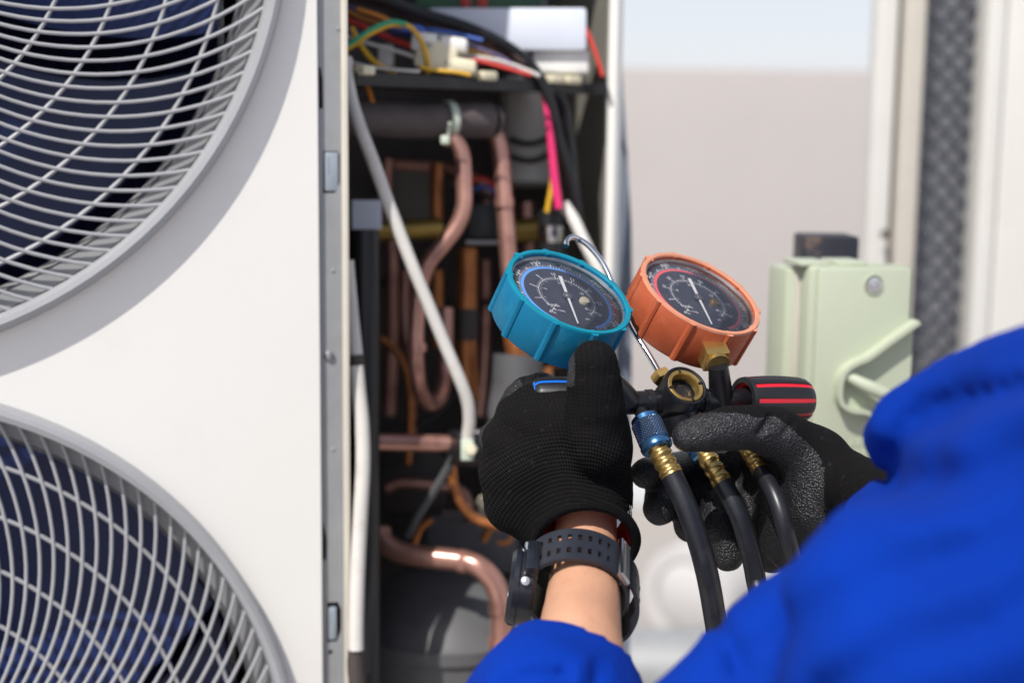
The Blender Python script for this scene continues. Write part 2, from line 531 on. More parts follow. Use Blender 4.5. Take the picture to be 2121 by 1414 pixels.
    def strip(s, pts, wdir, width, thick, smooth=6, closed=False, mi=0):
        """a flat band of constant width along wdir following points"""
        pts = [Vector(p) for p in pts]
        if smooth > 1:
            P = ([pts[-1]] + pts + pts[:2]) if closed else ([2 * pts[0] - pts[1]] + pts + [2 * pts[-1] - pts[-2]])
            out = []
            for i in range(1, len(P) - 2):
                for k in range(smooth):
                    t = k / smooth
                    p0, p1, p2, p3 = P[i - 1], P[i], P[i + 1], P[i + 2]
                    out.append(0.5 * (2 * p1 + (p2 - p0) * t + (2 * p0 - 5 * p1 + 4 * p2 - p3) * t * t + (3 * p1 - p0 - 3 * p2 + p3) * t ** 3))
            if not closed:
                out.append(pts[-1])
            pts = out
        n = len(pts)
        w = Vector(wdir).normalized() * width / 2
        vs, fs = [], []
        for i, p in enumerate(pts):
            a = pts[(i - 1) % n] if (closed or i) else pts[0]
            b = pts[(i + 1) % n] if (closed or i < n - 1) else pts[-1]
            t = (b - a).normalized()
            nn = t.cross(w).normalized() * thick / 2
            vs += [p - w - nn, p + w - nn, p + w + nn, p - w + nn]
        for i in range(n if closed else n - 1):
            j = (i + 1) % n
            for k in range(4):
                k2 = (k + 1) % 4
                fs.append((i * 4 + k, i * 4 + k2, j * 4 + k2, j * 4 + k))
        if not closed:
            fs += [(3, 2, 1, 0), tuple((n - 1) * 4 + k for k in range(4))]
        return s.add(vs, fs, mi=mi)

    def sheet(s, outer, holes, nrm, thick, mi=0):
        """flat plate with holes: loops of world points lying in one plane; extruded by thick against nrm"""
        bm = bmesh.new()
        loops = []
        for lp in [outer] + list(holes):
            vs = [bm.verts.new(p) for p in lp]
            es = [bm.edges.new((vs[i], vs[(i + 1) % len(vs)])) for i in range(len(vs))]
            loops.append(vs)
        bmesh.ops.triangle_fill(bm, use_beauty=True, use_dissolve=False, edges=bm.edges[:], normal=nrm)
        bm.verts.index_update()
        front = [v.co.copy() for v in bm.verts]
        tri = [[v.index for v in f.verts] for f in bm.faces]
        idx = [[v.index for v in lp] for lp in loops]
        bm.free()
        n = len(front)
        nrm = Vector(nrm)
        verts = front + [p - nrm * thick for p in front]
        fs = []
        for t in tri:
            a = (front[t[1]] - front[t[0]]).cross(front[t[2]] - front[t[0]])
            t = t if a.dot(nrm) > 0 else t[::-1]
            fs.append(t)
            fs.append([i + n for i in t[::-1]])
        for lp in idx:
            for i in range(len(lp)):
                a, b = lp[i], lp[(i + 1) % len(lp)]
                fs.append([a, b, b + n, a + n])
        return s.add(verts, fs, mi=mi)

    def build(s, name, m, parent=None, label=None, smooth=True, ang=35, fix=True):
        mats = m if isinstance(m, (list, tuple)) else [m]
        off = parent_loc(parent)
        me = bpy.data.meshes.new(name)
        me.from_pydata([(v[0] - off.x, v[1] - off.y, v[2] - off.z) for v in s.v], [], s.f)
        if s.uv:
            ul = me.uv_layers.new(name='UVMap')
            for pi, p in enumerate(me.polygons):
                if pi in s.uv:
                    for k, li in enumerate(p.loop_indices):
                        if k < len(s.uv[pi]):
                            ul.data[li].uv = s.uv[pi][k]
        for mm in mats:
            me.materials.append(mm)
        if len(mats) > 1:
            me.polygons.foreach_set('material_index', s.mi)
        if fix:
            bm = bmesh.new()
            bm.from_mesh(me)
            bmesh.ops.recalc_face_normals(bm, faces=bm.faces[:])
            bm.to_mesh(me)
            bm.free()
        if smooth:
            me.polygons.foreach_set('use_smooth', [True] * len(me.polygons))
            me.set_sharp_from_angle(angle=rad(ang))
        me.update()
        o = bpy.data.objects.new(name, me)
        COL.objects.link(o)
        if parent:
            o.parent = parent
        if label:
            o['label'] = label
        return o


LOC = {}


def parent_loc(p):
    return LOC.get(p.name, Vector((0, 0, 0))) if p else Vector((0, 0, 0))


def thing(name, label, cat, loc, group=None):
    o = bpy.data.objects.new(name, None)
    COL.objects.link(o)
    o.location = loc
    o.empty_display_size = 0.05
    o['label'], o['category'] = label, cat
    if group:
        o['group'] = group
    LOC[o.name] = Vector(loc)
    return o


def reg(o, parent):
    LOC[o.name] = parent_loc(parent)
    return o


def P_(mb, name, m, parent, **k):
    return reg(mb.build(name, m, parent, **k), parent)


# ------------------------------------------------------------------ implicit surfaces (hands, arms, clothes)
def sdf_mesh(prims, res, k=0.006, pad=0.012, cuts=(), post=None):
    """prims: list of point/radius chains [((p, r), (p, r), ...)], smoothly joined; cuts: functions(X,Y,Z)->distance to remove"""
    chains = []
    for ch in prims:
        chains.append([(np.array(a, np.float32), np.array(b, np.float32), ra, rb) for (a, ra), (b, rb) in zip(ch[:-1], ch[1:])])
    segs = [q for c in chains for q in c]
    lo = np.min([np.minimum(a - ra, b - rb) for a, b, ra, rb in segs], 0) - pad
    hi = np.max([np.maximum(a + ra, b + rb) for a, b, ra, rb in segs], 0) + pad
    n = np.ceil((hi - lo) / res).astype(int) + 1
    ax = [lo[i] + res * np.arange(n[i], dtype=np.float32) for i in range(3)]
    V = np.full(n, 0.05, np.float32)
    mg = 0.02 + k
    for c_ in chains:
        l = np.min([np.minimum(a - ra, b - rb) for a, b, ra, rb in c_], 0) - mg
        h = np.max([np.maximum(a + ra, b + rb) for a, b, ra, rb in c_], 0) + mg
        i0 = np.maximum(0, ((l - lo) / res).astype(int))
        i1 = np.minimum(n, ((h - lo) / res).astype(int) + 2)
        d = None
        for a, b, ra, rb in c_:
            X = ax[0][i0[0]:i1[0], None, None] - a[0]
            Y = ax[1][None, i0[1]:i1[1], None] - a[1]
            Z = ax[2][None, None, i0[2]:i1[2]] - a[2]
            ba = b - a
            t = np.clip((X * ba[0] + Y * ba[1] + Z * ba[2]) / max(1e-12, float(ba @ ba)), 0, 1)
            e = np.sqrt((X - ba[0] * t) ** 2 + (Y - ba[1] * t) ** 2 + (Z - ba[2] * t) ** 2) - (ra + (rb - ra) * t)
            d = e if d is None else np.minimum(d, e)
        sl_ = tuple(slice(i0[i], i1[i]) for i in range(3))
        c = V[sl_]
        hh = np.clip(0.5 + 0.5 * (c - d) / k, 0, 1)
        V[sl_] = c + (d - c) * hh - k * hh * (1 - hh)
    G = (ax[0][:, None, None], ax[1][None, :, None], ax[2][None, None, :])
    if post is not None:
        V = post(V, *G).astype(np.float32)
    for cu in cuts:
        V = np.maximum(V, -cu(*G)).astype(np.float32)
    # surface nets
    inside = V < 0
    cs = np.zeros(n - 1, np.int8)
    for i in (0, 1):
        for j in (0, 1):
            for q in (0, 1):
                cs += inside[i:n[0] - 1 + i, j:n[1] - 1 + j, q:n[2] - 1 + q]
    act = (cs > 0) & (cs < 8)
    I, J, K = np.nonzero(act)
    idm = np.full(n - 1, -1, np.int64)
    idm[I, J, K] = np.arange(len(I))
    acc = np.zeros((len(I), 3), np.float64)
    cnt = np.zeros(len(I))
    cor = [(i, j, q) for i in (0, 1) for j in (0, 1) for q in (0, 1)]
    for c0 in cor:
        for axis in range(3):
            if c0[axis]:
                continue
            c1 = list(c0); c1[axis] = 1
            v0 = V[I + c0[0], J + c0[1], K + c0[2]]
            v1 = V[I + c1[0], J + c1[1], K + c1[2]]
            mk = (v0 < 0) != (v1 < 0)
            t = np.where(mk, v0 / np.where(mk, v0 - v1, 1), 0)
            p = np.array(c0, float)[None, :] + t[:, None] * (np.array(c1) - np.array(c0))[None, :]
            acc += p * mk[:, None]
            cnt += mk
    pos = lo + res * (np.stack([I, J, K], 1) + acc / cnt[:, None])
    faces = []
    for axis in range(3):
        s0 = [slice(0, n[i]) for i in range(3)]; s1 = list(s0)
        s0[axis] = slice(0, n[axis] - 1); s1[axis] = slice(1, n[axis])
        a, b = inside[tuple(s0)], inside[tuple(s1)]
        e = np.argwhere(a != b)
        o1, o2 = [(1, 2), (2, 0), (0, 1)][axis]
        e = e[(e[:, o1] > 0) & (e[:, o2] > 0) & (e[:, o1] < n[o1] - 1) & (e[:, o2] < n[o2] - 1)]
        fl = a[e[:, 0], e[:, 1], e[:, 2]]
        q = []
        for d1, d2 in ((-1, -1), (0, -1), (0, 0), (-1, 0)):
            c = e.copy(); c[:, o1] += d1; c[:, o2] += d2
            q.append(idm[c[:, 0], c[:, 1], c[:, 2]])
        q = np.stack(q, 1)
        q[~fl] = q[~fl][:, ::-1]
        faces.append(q)
    return pos, np.concatenate(faces, 0)


def sdf_part(name, pf, mats, parent, matfn=None, label=None):
    pos, faces = pf
    off = parent_loc(parent)
    me = bpy.data.meshes.new(name)
    p2 = pos - np.array(off)
    me.vertices.add(len(p2)); me.vertices.foreach_set('co', p2.astype(np.float32).ravel())
    me.loops.add(faces.size); me.loops.foreach_set('vertex_index', faces.astype(np.int32).ravel())
    me.polygons.add(len(faces)); me.polygons.foreach_set('loop_start', np.arange(0, faces.size, 4, dtype=np.int32))
    me.polygons.foreach_set('use_smooth', np.ones(len(faces), bool))
    mats = mats if isinstance(mats, (list, tuple)) else [mats]
    for m in mats:
        me.materials.append(m)
    if matfn is not None:
        c = pos[faces].mean(1)
        me.polygons.foreach_set('material_index', matfn(c).astype(np.int32))
    me.update(calc_edges=True)
    me.validate()
    o = bpy.data.objects.new(name, me)
    COL.objects.link(o)
    if parent:
        o.parent = parent
    if label:
        o['label'] = label
    return reg(o, parent)


nF, nX, nU, nC = (np.array(v) for v in (cF, cX, cU, CAMP))


def topx(c):
    r = c - nC
    d = r @ nF
    return CX + FPX * (r @ nX) / d, CY - FPX * (r @ nU) / d, d


def ch(*pts):
    """chain of (px, py, depth, radius px)"""
    return tuple((at(a, b, d), pr(r, d)) for a, b, d, r in pts)


def lump(V, X, Y, Z, amp, sc, seed=0.0):
    a = np.sin(X * sc + 1.3 + seed) * np.sin(Y * sc * 1.17 + 0.4 + seed) * np.sin(Z * sc * 0.93 + 2.1)
    b = np.sin((X + Z) * sc * 2.1 + seed) * np.sin((Y - X) * sc * 1.9 + 0.7)
    return V + amp * (a + 0.5 * b)


# ================================================================== SETTING
ZG = 0.0
g = MB().add([(-250, -250, 0), (250, -250, 0), (250, 250, 0), (-250, 250, 0)], [(0, 1, 2, 3)])
go = g.build('roof_floor', M['floor'])
go['kind'] = 'structure'

WY = 4.25
wl = thing('parapet_wall', 'long pinkish grey rendered parapet wall behind the units, open sky above it', 'wall', (0, WY, 0))
top_z = (at(1500, 152, 1) - CAMP)
top_z = CAM_Z + top_z.z / top_z.y * WY + 0.015
P_(MB().box((0, WY + 0.10, top_z / 2), (12, 0, 0), (0, 0.09, 0), (0, 0, (top_z - 0.0) / 2), bev=0.008), 'wall_body', M['wall'], wl)
P_(MB().box((0, WY - 0.022, 0.055), (12, 0, 0), (0, 0.0295, 0), (0, 0, 0.055), bev=0.01), 'skirting', M['kerb'], wl)

# white pipe elbow on the roof behind the hoses
dk = 3.08
ec = at(1385, 1245, dk)
el = thing('pipe_elbow', 'fat white plastic pipe elbow lying on the roof below the gloved hands', 'pipe', (ec.x, ec.y, 0))
axE = (cX * -0.62 - cF * 0.78).normalized()
axE.z = 0
axE.normalize()
sideE = Vector((-axE.y, axE.x, 0))
rE = pr(92, dk)
face_c = at(1425, 1235, dk - 0.10)
b = MB()
b.tube([face_c + axE * 0.0, face_c - axE * 0.13, face_c - axE * 0.24 + sideE * 0.03, face_c - axE * 0.31 + sideE * 0.14, face_c - axE * 0.32 + sideE * 0.60],
       [rE, rE, rE, rE, rE], segs=32, smooth=8)
P_(b, 'elbow_body', M['duct'], el)
b = MB().lathe([(rE * 0.80, 0.004), (rE * 1.10, 0.004), (rE * 1.13, -0.002), (rE * 1.13, -0.05), (rE * 1.02, -0.055)], face_c + axE * 0.004, sideE, Vector((0, 0, 1)), axE, 40)
P_(b, 'collar', M['duct'], el)
b = MB().lathe([(0.0001, 0.012), (rE * 0.55, 0.010), (rE * 0.78, 0.0), (rE * 0.80, -0.01)], face_c + axE * 0.003, sideE, Vector((0, 0, 1)), axE, 40)
P_(b, 'end_cap', M['duct'], el)
b = MB().tube([at(1000, 1400, 2.72), at(1330, 1388, 2.72), at(1700, 1400, 2.70)], pr(88, 2.72), segs=28, smooth=8)
lp = b.build('drain_pipe', M['galv'])
lp['label'], lp['category'] = 'plain grey pipe lying in front of the pipe elbow at the bottom', 'pipe'

# ================================================================== MAIN AC UNIT
SCL = 0.95
PSI = 0.3355
T = Vector((math.cos(PSI), math.sin(PSI), 0))
N = Vector((math.sin(PSI), -math.cos(PSI), 0))       # out of the front panel
Z = Vector((0, 0, 1))
E0 = at(662, 707, SCL)
E0 = Vector((E0.x, E0.y, 0))
RIM_H = 0.0145
E0 = E0 - N * RIM_H                                    # the fit was on the plane of the grille rims


def ac(u, w, z):
    """u along the front from its right edge (+ = right), w inwards from the panel face, z height"""
    return E0 + T * u - N * w + Z * z


def acpx(px, py, w=0.0):
    d = at(px, py, 1.0) - CAMP
    o = ac(0, w, 0)
    s = (o - CAMP).dot(N) / d.dot(N)
    Q = CAMP + d * s
    return (Q - E0).dot(T), Q.z


UE = acpx(662, 707)[0]
FU = -0.3177 * SCL + (acpx(662, 707, -RIM_H)[0])
FZ = [CAM_Z + 0.14967 * SCL, CAM_Z - 0.46392 * SCL]
RR = 0.3017 * SCL
UL = FU - RR - 0.045
ZB, ZT = FZ[1] - RR - 0.05, FZ[0] + RR + 0.05
DEP = 0.37
unit = thing('ac_outdoor_unit', 'large cream twin fan outdoor unit with its service panel taken off', 'air conditioner', ac(UE - 0.2, 0.15, 0))


def circ(u, z, w, r, n):
    return [ac(u + r * math.cos(2 * math.pi * i / n), w, z + r * math.sin(2 * math.pi * i / n)) for i in range(n)]


b = MB().sheet([ac(UL, 0, ZB), ac(UE, 0, ZB), ac(UE, 0, ZT), ac(UL, 0, ZT)], [circ(FU, z, 0, RR - 0.009, 96) for z in FZ], N, 0.0025)
P_(b, 'front_panel', M['panel'], unit, ang=30)
# side, top, base, legs
P_(MB().box(ac(UL - 0.001, DEP / 2 + 0.001, (ZB + ZT) / 2), T * 0.001, N * (DEP / 2 - 0.003), Z * (ZT - ZB) / 2), 'side_panel', M['panel'], unit)
UR = None
# right rear post position
pq = at(1265, 600, 1.175) - E0
PU, PW = pq.dot(T), -pq.dot(N)
P_(MB().box(ac((UL + PU) / 2, DEP / 2, ZT + 0.012), T * ((PU - UL) / 2 + 0.01), N * (DEP / 2 + 0.008), Z * 0.012, bev=0.004), 'top_panel', M['panel'], unit)
P_(MB().box(ac((UL + PU) / 2, DEP / 2, ZB - 0.012), T * ((PU - UL) / 2 + 0.004), N * (DEP / 2), Z * 0.012, bev=0.003), 'base_pan', M['galv'], unit)
for uu in (UL + 0.12, PU - 0.1):
    P_(MB().box(ac(uu, DEP / 2, (ZB - 0.024) / 2), T * 0.03, N * (DEP / 2 + 0.03), Z * (ZB - 0.0245) / 2, bev=0.004), 'stand_leg', M['galv'], unit)
# partition between fans and compressor room, back wall, right inner wall
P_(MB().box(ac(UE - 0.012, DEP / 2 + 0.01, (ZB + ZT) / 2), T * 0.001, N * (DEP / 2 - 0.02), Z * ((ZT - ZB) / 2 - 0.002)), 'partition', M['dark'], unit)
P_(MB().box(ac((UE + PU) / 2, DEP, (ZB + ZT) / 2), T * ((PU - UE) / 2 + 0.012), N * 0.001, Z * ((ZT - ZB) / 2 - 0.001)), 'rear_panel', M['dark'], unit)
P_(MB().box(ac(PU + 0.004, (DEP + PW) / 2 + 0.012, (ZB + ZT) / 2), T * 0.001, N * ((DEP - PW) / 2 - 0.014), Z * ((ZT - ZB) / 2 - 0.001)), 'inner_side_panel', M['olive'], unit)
cb = MB().box(ac((UL + UE) / 2 - 0.01, DEP, (ZB + ZT) / 2), T * ((UE - UL) / 2 - 0.004), N * 0.012, Z * ((ZT - ZB) / 2 - 0.004))
co = P_(cb, 'condenser_coil', M['coil'], unit)
fb = MB()
for i in range(220):
    u = UL + 0.01 + (UE - UL - 0.03) * i / 219
    fb.box(ac(u, DEP - 0.022, (ZB + ZT) / 2), T * 0.0005, N * 0.009, Z * ((ZT - ZB) / 2 - 0.006))
fo = P_(fb, 'coil_fins', M['coil'], co, smooth=False)
fo['kind'] = 'stuff'

# ---- fan grilles, shrouds, fans
NR = 120


def rib_mesh():
    mb = MB()
    pts = []
    for i in range(26):
        r = 0.17 + (0.974 - 0.17) * i / 25
        ph = rad(38 * r + 14 * r * r)
        w = -0.004 - 0.010 * (1 - r)                    # slight dome
        pts.append(Vector((r * RR * math.cos(ph), r * RR * math.sin(ph), -w - 0.005)))
    mb.tube(pts, 0.00136, segs=6, smooth=1, caps=False)
    me = bpy.data.meshes.new('rib')
    me.from_pydata(mb.v, [], mb.f)
    me.polygons.foreach_set('use_smooth', [True] * len(me.polygons))
    me.materials.append(M['grille'])
    return me


RIB = rib_mesh()
ACM = Matrix((T, Z, N)).transposed()                    # local x along T, y up, z outwards
for fi, fz in enumerate(FZ):
    c = ac(FU, 0, fz)
    h = RIM_H
    prof = [(RR - 0.0015, -0.004), (RR, 0.001), (RR, h - 0.005), (RR - 0.002, h - 0.0012), (RR - 0.005, h), (RR - 0.0085, h - 0.001), (RR - 0.0095, h - 0.004), (RR - 0.010, h - 0.012), (RR - 0.010, -0.004)]
    gr = P_(MB().lathe(prof, c, T, Z, N, 128, close=True), 'fan_grille', M['grille'], unit)
    for k in range(NR):
        o = bpy.data.objects.new('rib', RIB)
        COL.objects.link(o)
        o.parent = gr
        o.matrix_local = Matrix.Translation(c - LOC[unit.name]) @ ACM.to_4x4() @ Matrix.Rotation(2 * math.pi * k / NR + (0.4 if fi else 0.0), 4, 'Z')
    for rr in (0.865, 0.757, 0.648, 0.54, 0.43, 0.32):
        hh = -0.002 + 0.010 * (1 - rr)
        pp = [(rr * RR + 0.0014 * math.cos(a), hh + 0.0018 * math.sin(a)) for a in [2 * math.pi * i / 8 for i in range(8)]]
        P_(MB().lathe(pp, c, T, Z, N, 96, close=True), 'ring', M['grille'], gr)
    P_(MB().lathe([(0.0001, 0.018), (0.03, 0.018), (0.054, 0.013), (0.055, 0.004), (0.0001, 0.004)], c, T, Z, N, 40), 'hub_cap', M['grille'], gr)
    sh = [(RR - 0.0105, -0.004), (RR - 0.017, -0.010), (RR - 0.020, -0.016), (RR - 0.020, -0.026), (RR - 0.018, -0.030), (RR - 0.023, -0.030), (RR - 0.024, -0.016), (RR - 0.020, -0.006)]
    so_ = P_(MB().lathe(sh, c, T, Z, N, 96, close=True), 'fan_shroud', M['shroud'], unit)
    for k in range(20):
        a = 2 * math.pi * (k + 0.5) / 20
        d = T * math.cos(a) + Z * math.sin(a)
        tt = -T * math.sin(a) + Z * math.cos(a)
        P_(MB().box(c + d * (RR - 0.0205) - N * 0.012, tt * 0.0055, (d * 0.55 + N * 0.8).normalized() * 0.004, (d * 0.8 - N * 0.55).normalized() * 0.0018), 'clip', M['shroud'], so_)
    # fan: three broad blades
    fan = P_(MB().lathe([(0.0001, -0.05), (0.05, -0.052), (0.062, -0.062), (0.064, -0.13), (0.0001, -0.13)], c, T, Z, N, 36), 'fan', M['black'], unit)
    for k in range(3):
        mb = MB()
        nr_, na = 9, 11
        vs, fs = [], []
        for side in (0, 1):
            for i in range(nr_):
                r = 0.058 + (RR - 0.028 - 0.058) * i / (nr_ - 1)
                for j in range(na):
                    s_ = j / (na - 1)
                    span = rad(104 + 10 * i / (nr_ - 1))
                    a = k * 2 * math.pi / 3 + span * (s_ - 0.5) + 0.5 * (i / (nr_ - 1)) + 0.7 * fi + 0.2
                    hgt = -0.065 - 0.055 * s_ * (1 - 0.25 * i / (nr_ - 1)) - 0.01 * math.sin(math.pi * s_) - side * 0.003
                    vs.append(c + (T * math.cos(a) + Z * math.sin(a)) * r + N * hgt)
        m_ = nr_ * na
        for i in range(nr_ - 1):
            for j in range(na - 1):
                q = (i * na + j, i * na + j + 1, (i + 1) * na + j + 1, (i + 1) * na + j)
                fs.append(q); fs.append(tuple(x + m_ for x in q[::-1]))
        bd = [j for j in range(na)] + [i * na + na - 1 for i in range(1, nr_)] + [(nr_ - 1) * na + j for j in range(na - 2, -1, -1)] + [i * na for i in range(nr_ - 2, 0, -1)]
        for i in range(len(bd)):
            a, b2 = bd[i], bd[(i + 1) % len(bd)]
            fs.append((a, b2, b2 + m_, a + m_))
        P_(mb.add(vs, fs), 'blade', M['blade'], fan)

# ---- side flange with slots
FW = 0.005
FUR = acpx(722, 707, FW)[0]


def fl(px, py, w=FW):
    u, z = acpx(px, py, w)
    return ac(u, w, z)


holes = []
for poly in ([(664, 140), (668, 165), (669, 225), (661, 225), (660, 140)], [(668, 1078), (673, 1095), (677, 1118), (676, 1158), (669, 1160)],
             [(678, 1247), (700, 1246), (707, 1262), (707, 1305), (699, 1328), (678, 1330)], [(670, 313), (699, 313), (704, 322), (704, 380), (694, 400), (669, 400)]):
    holes.append([fl(*q) for q in poly])
scr = fl(685, 1350)
u_, z_ = acpx(685, 1350, FW)
holes.append([ac(u_ + 0.0018 * math.cos(2 * math.pi * i / 10), FW, z_ + 0.0018 * math.sin(2 * math.pi * i / 10)) for i in range(10)])
fe = acpx(709, 707, FW)[0]
# the left border of the flange is tucked behind the front panel, so its holes never cross it
b = MB().sheet([ac(UE - 0.011, FW, ZB + 0.002), ac(fe, FW, ZB + 0.002), ac(fe, FW, ZT - 0.002), ac(UE - 0.011, FW, ZT - 0.002)],
               [[p for p in hp] for hp in holes if min((q - E0).dot(T) for q in hp) > UE - 0.010 and max((q - E0).dot(T) for q in hp) < fe - 0.0001], N, 0.0012)
flg = P_(b, 'side_flange', M['galv'], unit)
P_(MB().box(ac((fe + FUR) / 2 + 0.0002, FW - 0.0005, (ZB + ZT) / 2), T * ((FUR - fe) / 2), N * 0.0016, Z * ((ZT - ZB) / 2 - 0.003), bev=0.0008), 'flange_lip', M['creamedge'], flg)
P_(MB().box(ac(FUR - 0.0012, FW + 0.0125, (ZB + ZT) / 2), T * 0.0007, N * 0.011, Z * ((ZT - ZB) / 2 - 0.004)), 'flange_return', M['galv'], flg)
P_(MB().box(ac(UE, FW + 0.012, (ZB + ZT) / 2), T * 0.010, N * 0.0008, Z * ((ZT - ZB) / 2 - 0.004)), 'slot_backing', M['dark'], flg)


def latch(x0, y0, x1, y1):
    p = fl((x0 + x1) / 2, (y0 + y1) / 2, FW + 0.002)
    w = pr((x1 - x0) / 2, SCL)
    hh = pr((y1 - y0) / 2, SCL)
    mb = MB().box(p, T * w, N * 0.0022, Z * hh, bev=0.001)
    mb.box(p - T * (w * 0.55) + N * 0.0018 + Z * hh * 0.35, T * w * 0.16, N * 0.0008, Z * hh * 0.42)
    P_(mb, 'latch', M['bluegrey'], flg)


latch(671, 315, 700, 396)
latch(679, 1252, 697, 1326)
sp_ = fl(683, 738, FW)
P_(MB().lathe([(0.0001, 0.0022), (0.0028, 0.0018), (0.0042, 0.0), (0.0042, -0.001)], sp_, T, Z, N, 18), 'screw', M['steel'], flg)
for q in ((700, 60), (690, 560), (690, 930)):
    P_(MB().lathe([(0.0001, 0.0009), (0.0012, 0.0006), (0.0016, -0.0004)], fl(*q), T, Z, N, 12), 'rivet', M['galv'], flg)

# ---- right rear post and coil end plate
pt0 = ac(PU, PW, 0)
P_(MB().box(ac(PU, PW, (ZB + ZT) / 2), (T * 0.8 - N * 0.6).normalized() * pr(15, 1.175), (N * 0.8 + T * 0.6).normalized() * 0.004, Z * ((ZT - ZB) / 2 - 0.001), bev=0.002), 'corner_post', M['panel'], unit)
ep = MB()
pts = [(1279, -60), (1284, 60), (1291, 180), (1300, 320), (1308, 470), (1310, 640), (1308, 800), (1306, 1000), (1304, 1500)]
fr = [at(x, y, 1.2) for x, y in pts] + [at(1276, 1500, 1.2), at(1268, -60, 1.2)]
P_(ep.sheet(fr, [], -cF, 0.02), 'coil_end_plate', M['endplate'], unit, label='curved blue grey end plate of the coil')

# ================================================================== INSIDE THE SERVICE BAY (parts of the unit)
# tray
tl, tr = at(735, 154, 1.0), at(1256, 168, 1.17)
zt = (tl.z + tr.z) / 2
tl.z = tr.z = zt
ed = (tr - tl).normalized()
bk = Vector((-ed.y, ed.x, 0))
L_ = (tr - tl).length
tray = P_(MB().box((tl + tr) / 2 + bk * 0.07 - Z * 0.004, ed * L_ / 2, bk * 0.07, Z * 0.0025, bev=0.001), 'control_tray', M['traybrown'], unit)
P_(MB().box((tl + tr) / 2 - bk * 0.0008 - Z * 0.005, ed * L_ / 2, bk * 0.0008, Z * 0.0045), 'tray_edge', M['black'], tray)
for x, y in ((748, 150), (980, 161), (1128, 164), (1165, 163)):
    k = (x - 735) / 521
    p = tl + ed * L_ * k - bk * 0.003 + Z * 0.001
    P_(MB().box(p, ed * pr(22 if x > 900 else 16, 1.05), bk * 0.006, Z * 0.0035, bev=0.002), 'edge_clip', M['cream'], tray)
# control box above the tray
P_(MB().box(at(1050, 66, 1.145), cX * pr(163, 1.145), (cF * 0.95 + Z * 0.1) * 0.02, (cU) * pr(44, 1.145), bev=0.003), 'control_cover', M['whitebox'], unit)
P_(MB().box(at(1160, 138, 1.155), cX * pr(56, 1.175), cF * 0.02, cU * pr(22, 1.175), bev=0.002), 'terminal_block', M['white'], unit)
P_(MB().box(at(990, -30, 1.26), cX * pr(130, 1.26), cF * 0.003, cU * pr(48, 1.26)), 'circuit_board', M['pcb'], unit)
for x in (965, 1000):
    P_(MB().box(at(x, 5, 1.25), cX * pr(10, 1.25), cF * 0.006, cU * pr(14, 1.25), bev=0.001), 'red_relay', M['w_red'], unit)
P_(MB().box(at(1190, 30, 1.30), cX * pr(80, 1.3), cF * 0.003, cU * pr(140, 1.3)), 'grey_bracket', M['galv'], unit)
# connectors
for x, y, w, h, mm, nm in ((905, 118, 42, 30, 'cream', 'plug_connector'), (880, 92, 26, 20, 'white', 'plug_connector'), (940, 95, 28, 14, 'white', 'plug_connector'), (950, 138, 36, 14, 'cream', 'plug_connector'), (845, 63, 34, 10, 'w_blue', 'wire_joint')):
    P_(MB().box(at(x, y, 1.065), (cX + cU * -0.15).normalized() * pr(w, 1.1), cF * 0.010, (cU + cX * 0.15).normalized() * pr(h, 1.1), bev=0.003), nm, M[mm], unit)


def wire(pts, d, r, mm, name='wire', segs=8, sm=8):
    ds = d if isinstance(d, (list, tuple)) else [d] * len(pts)
    return P_(MB().tube([at(x, y, dd) for (x, y), dd in zip(pts, ds)], pr(r, ds[0]), segs=segs, smooth=sm), name, M[mm], unit)


wire([(700, 112), (735, 92), (770, 68), (810, 52), (845, 54), (868, 78), (882, 112), (886, 152)], [1.02, 1.02, 1.02, 1.03, 1.04, 1.05, 1.05, 1.06], 5.5, 'w_yellow')
wire([(698, 107), (733, 86), (768, 62), (808, 46), (842, 50)], 1.018, 5.0, 'w_green')
wire([(728, 58), (745, 92), (768, 122), (795, 142), (822, 150)], 1.05, 6, 'w_yellow')
wire([(712, 40), (745, 52), (790, 72), (840, 92), (868, 104)], 1.07, 6.5, 'w_red')
wire([(712, 110), (735, 140), (760, 180), (772, 215)], 1.04, 5.5, 'w_orange')
wire([(960, 102), (985, 108), (1020, 112)], 1.1, 6, 'w_yellow')
wire([(955, 132), (1010, 130), (1060, 136), (1110, 155)], 1.11, 5, 'w_pink')
wire([(712, 15), (770, 30), (840, 60), (900, 80), (980, 98), (1040, 120), (1080, 150)], 1.09, 4, 'w_violet')
wire([(712, 22), (760, 42), (800, 52), (850, 62)], 1.08, 4.5, 'w_orange')
wire([(712, 30), (780, 45), (850, 68), (930, 86)], 1.085, 4, 'w_brown')
wire([(720, -20), (800, 0), (880, 30), (960, 55), (1030, 85), (1085, 122), (1120, 165), (1140, 215), (1158, 290), (1185, 380), (1200, 470), (1215, 560)], [1.05, 1.06, 1.08, 1.09, 1.1, 1.11, 1.115, 1.12, 1.13, 1.14, 1.15, 1.16], 13, 'w_black', 'cable')
wire([(720, -5), (800, 12), (880, 45), (960, 72), (1025, 100), (1075, 138), (1105, 170)], [1.06, 1.07, 1.085, 1.095, 1.105, 1.115, 1.12], 10, 'w_brown', 'cable')
wire([(1128, 170), (1165, 215), (1180, 300), (1190, 400), (1205, 520)], [1.13, 1.14, 1.15, 1.155, 1.16], 12, 'w_black', 'cable')
wire([(1115, 28), (1160, 22), (1198, 38), (1222, 80), (1240, 130), (1248, 158)], 1.13, 4.5, 'w_red')
P_(MB().tube([at(x, y, 1.12) for x, y in ((1124, 168), (1132, 225), (1142, 300), (1149, 370), (1158, 432))], [pr(q, 1.12) for q in (5, 6, 8, 9, 9)], segs=8, smooth=8), 'wire', M['w_pink'], unit)
wire([(1146, 330), (1143, 380), (1133, 440)], 1.135, 5, 'w_yellow')
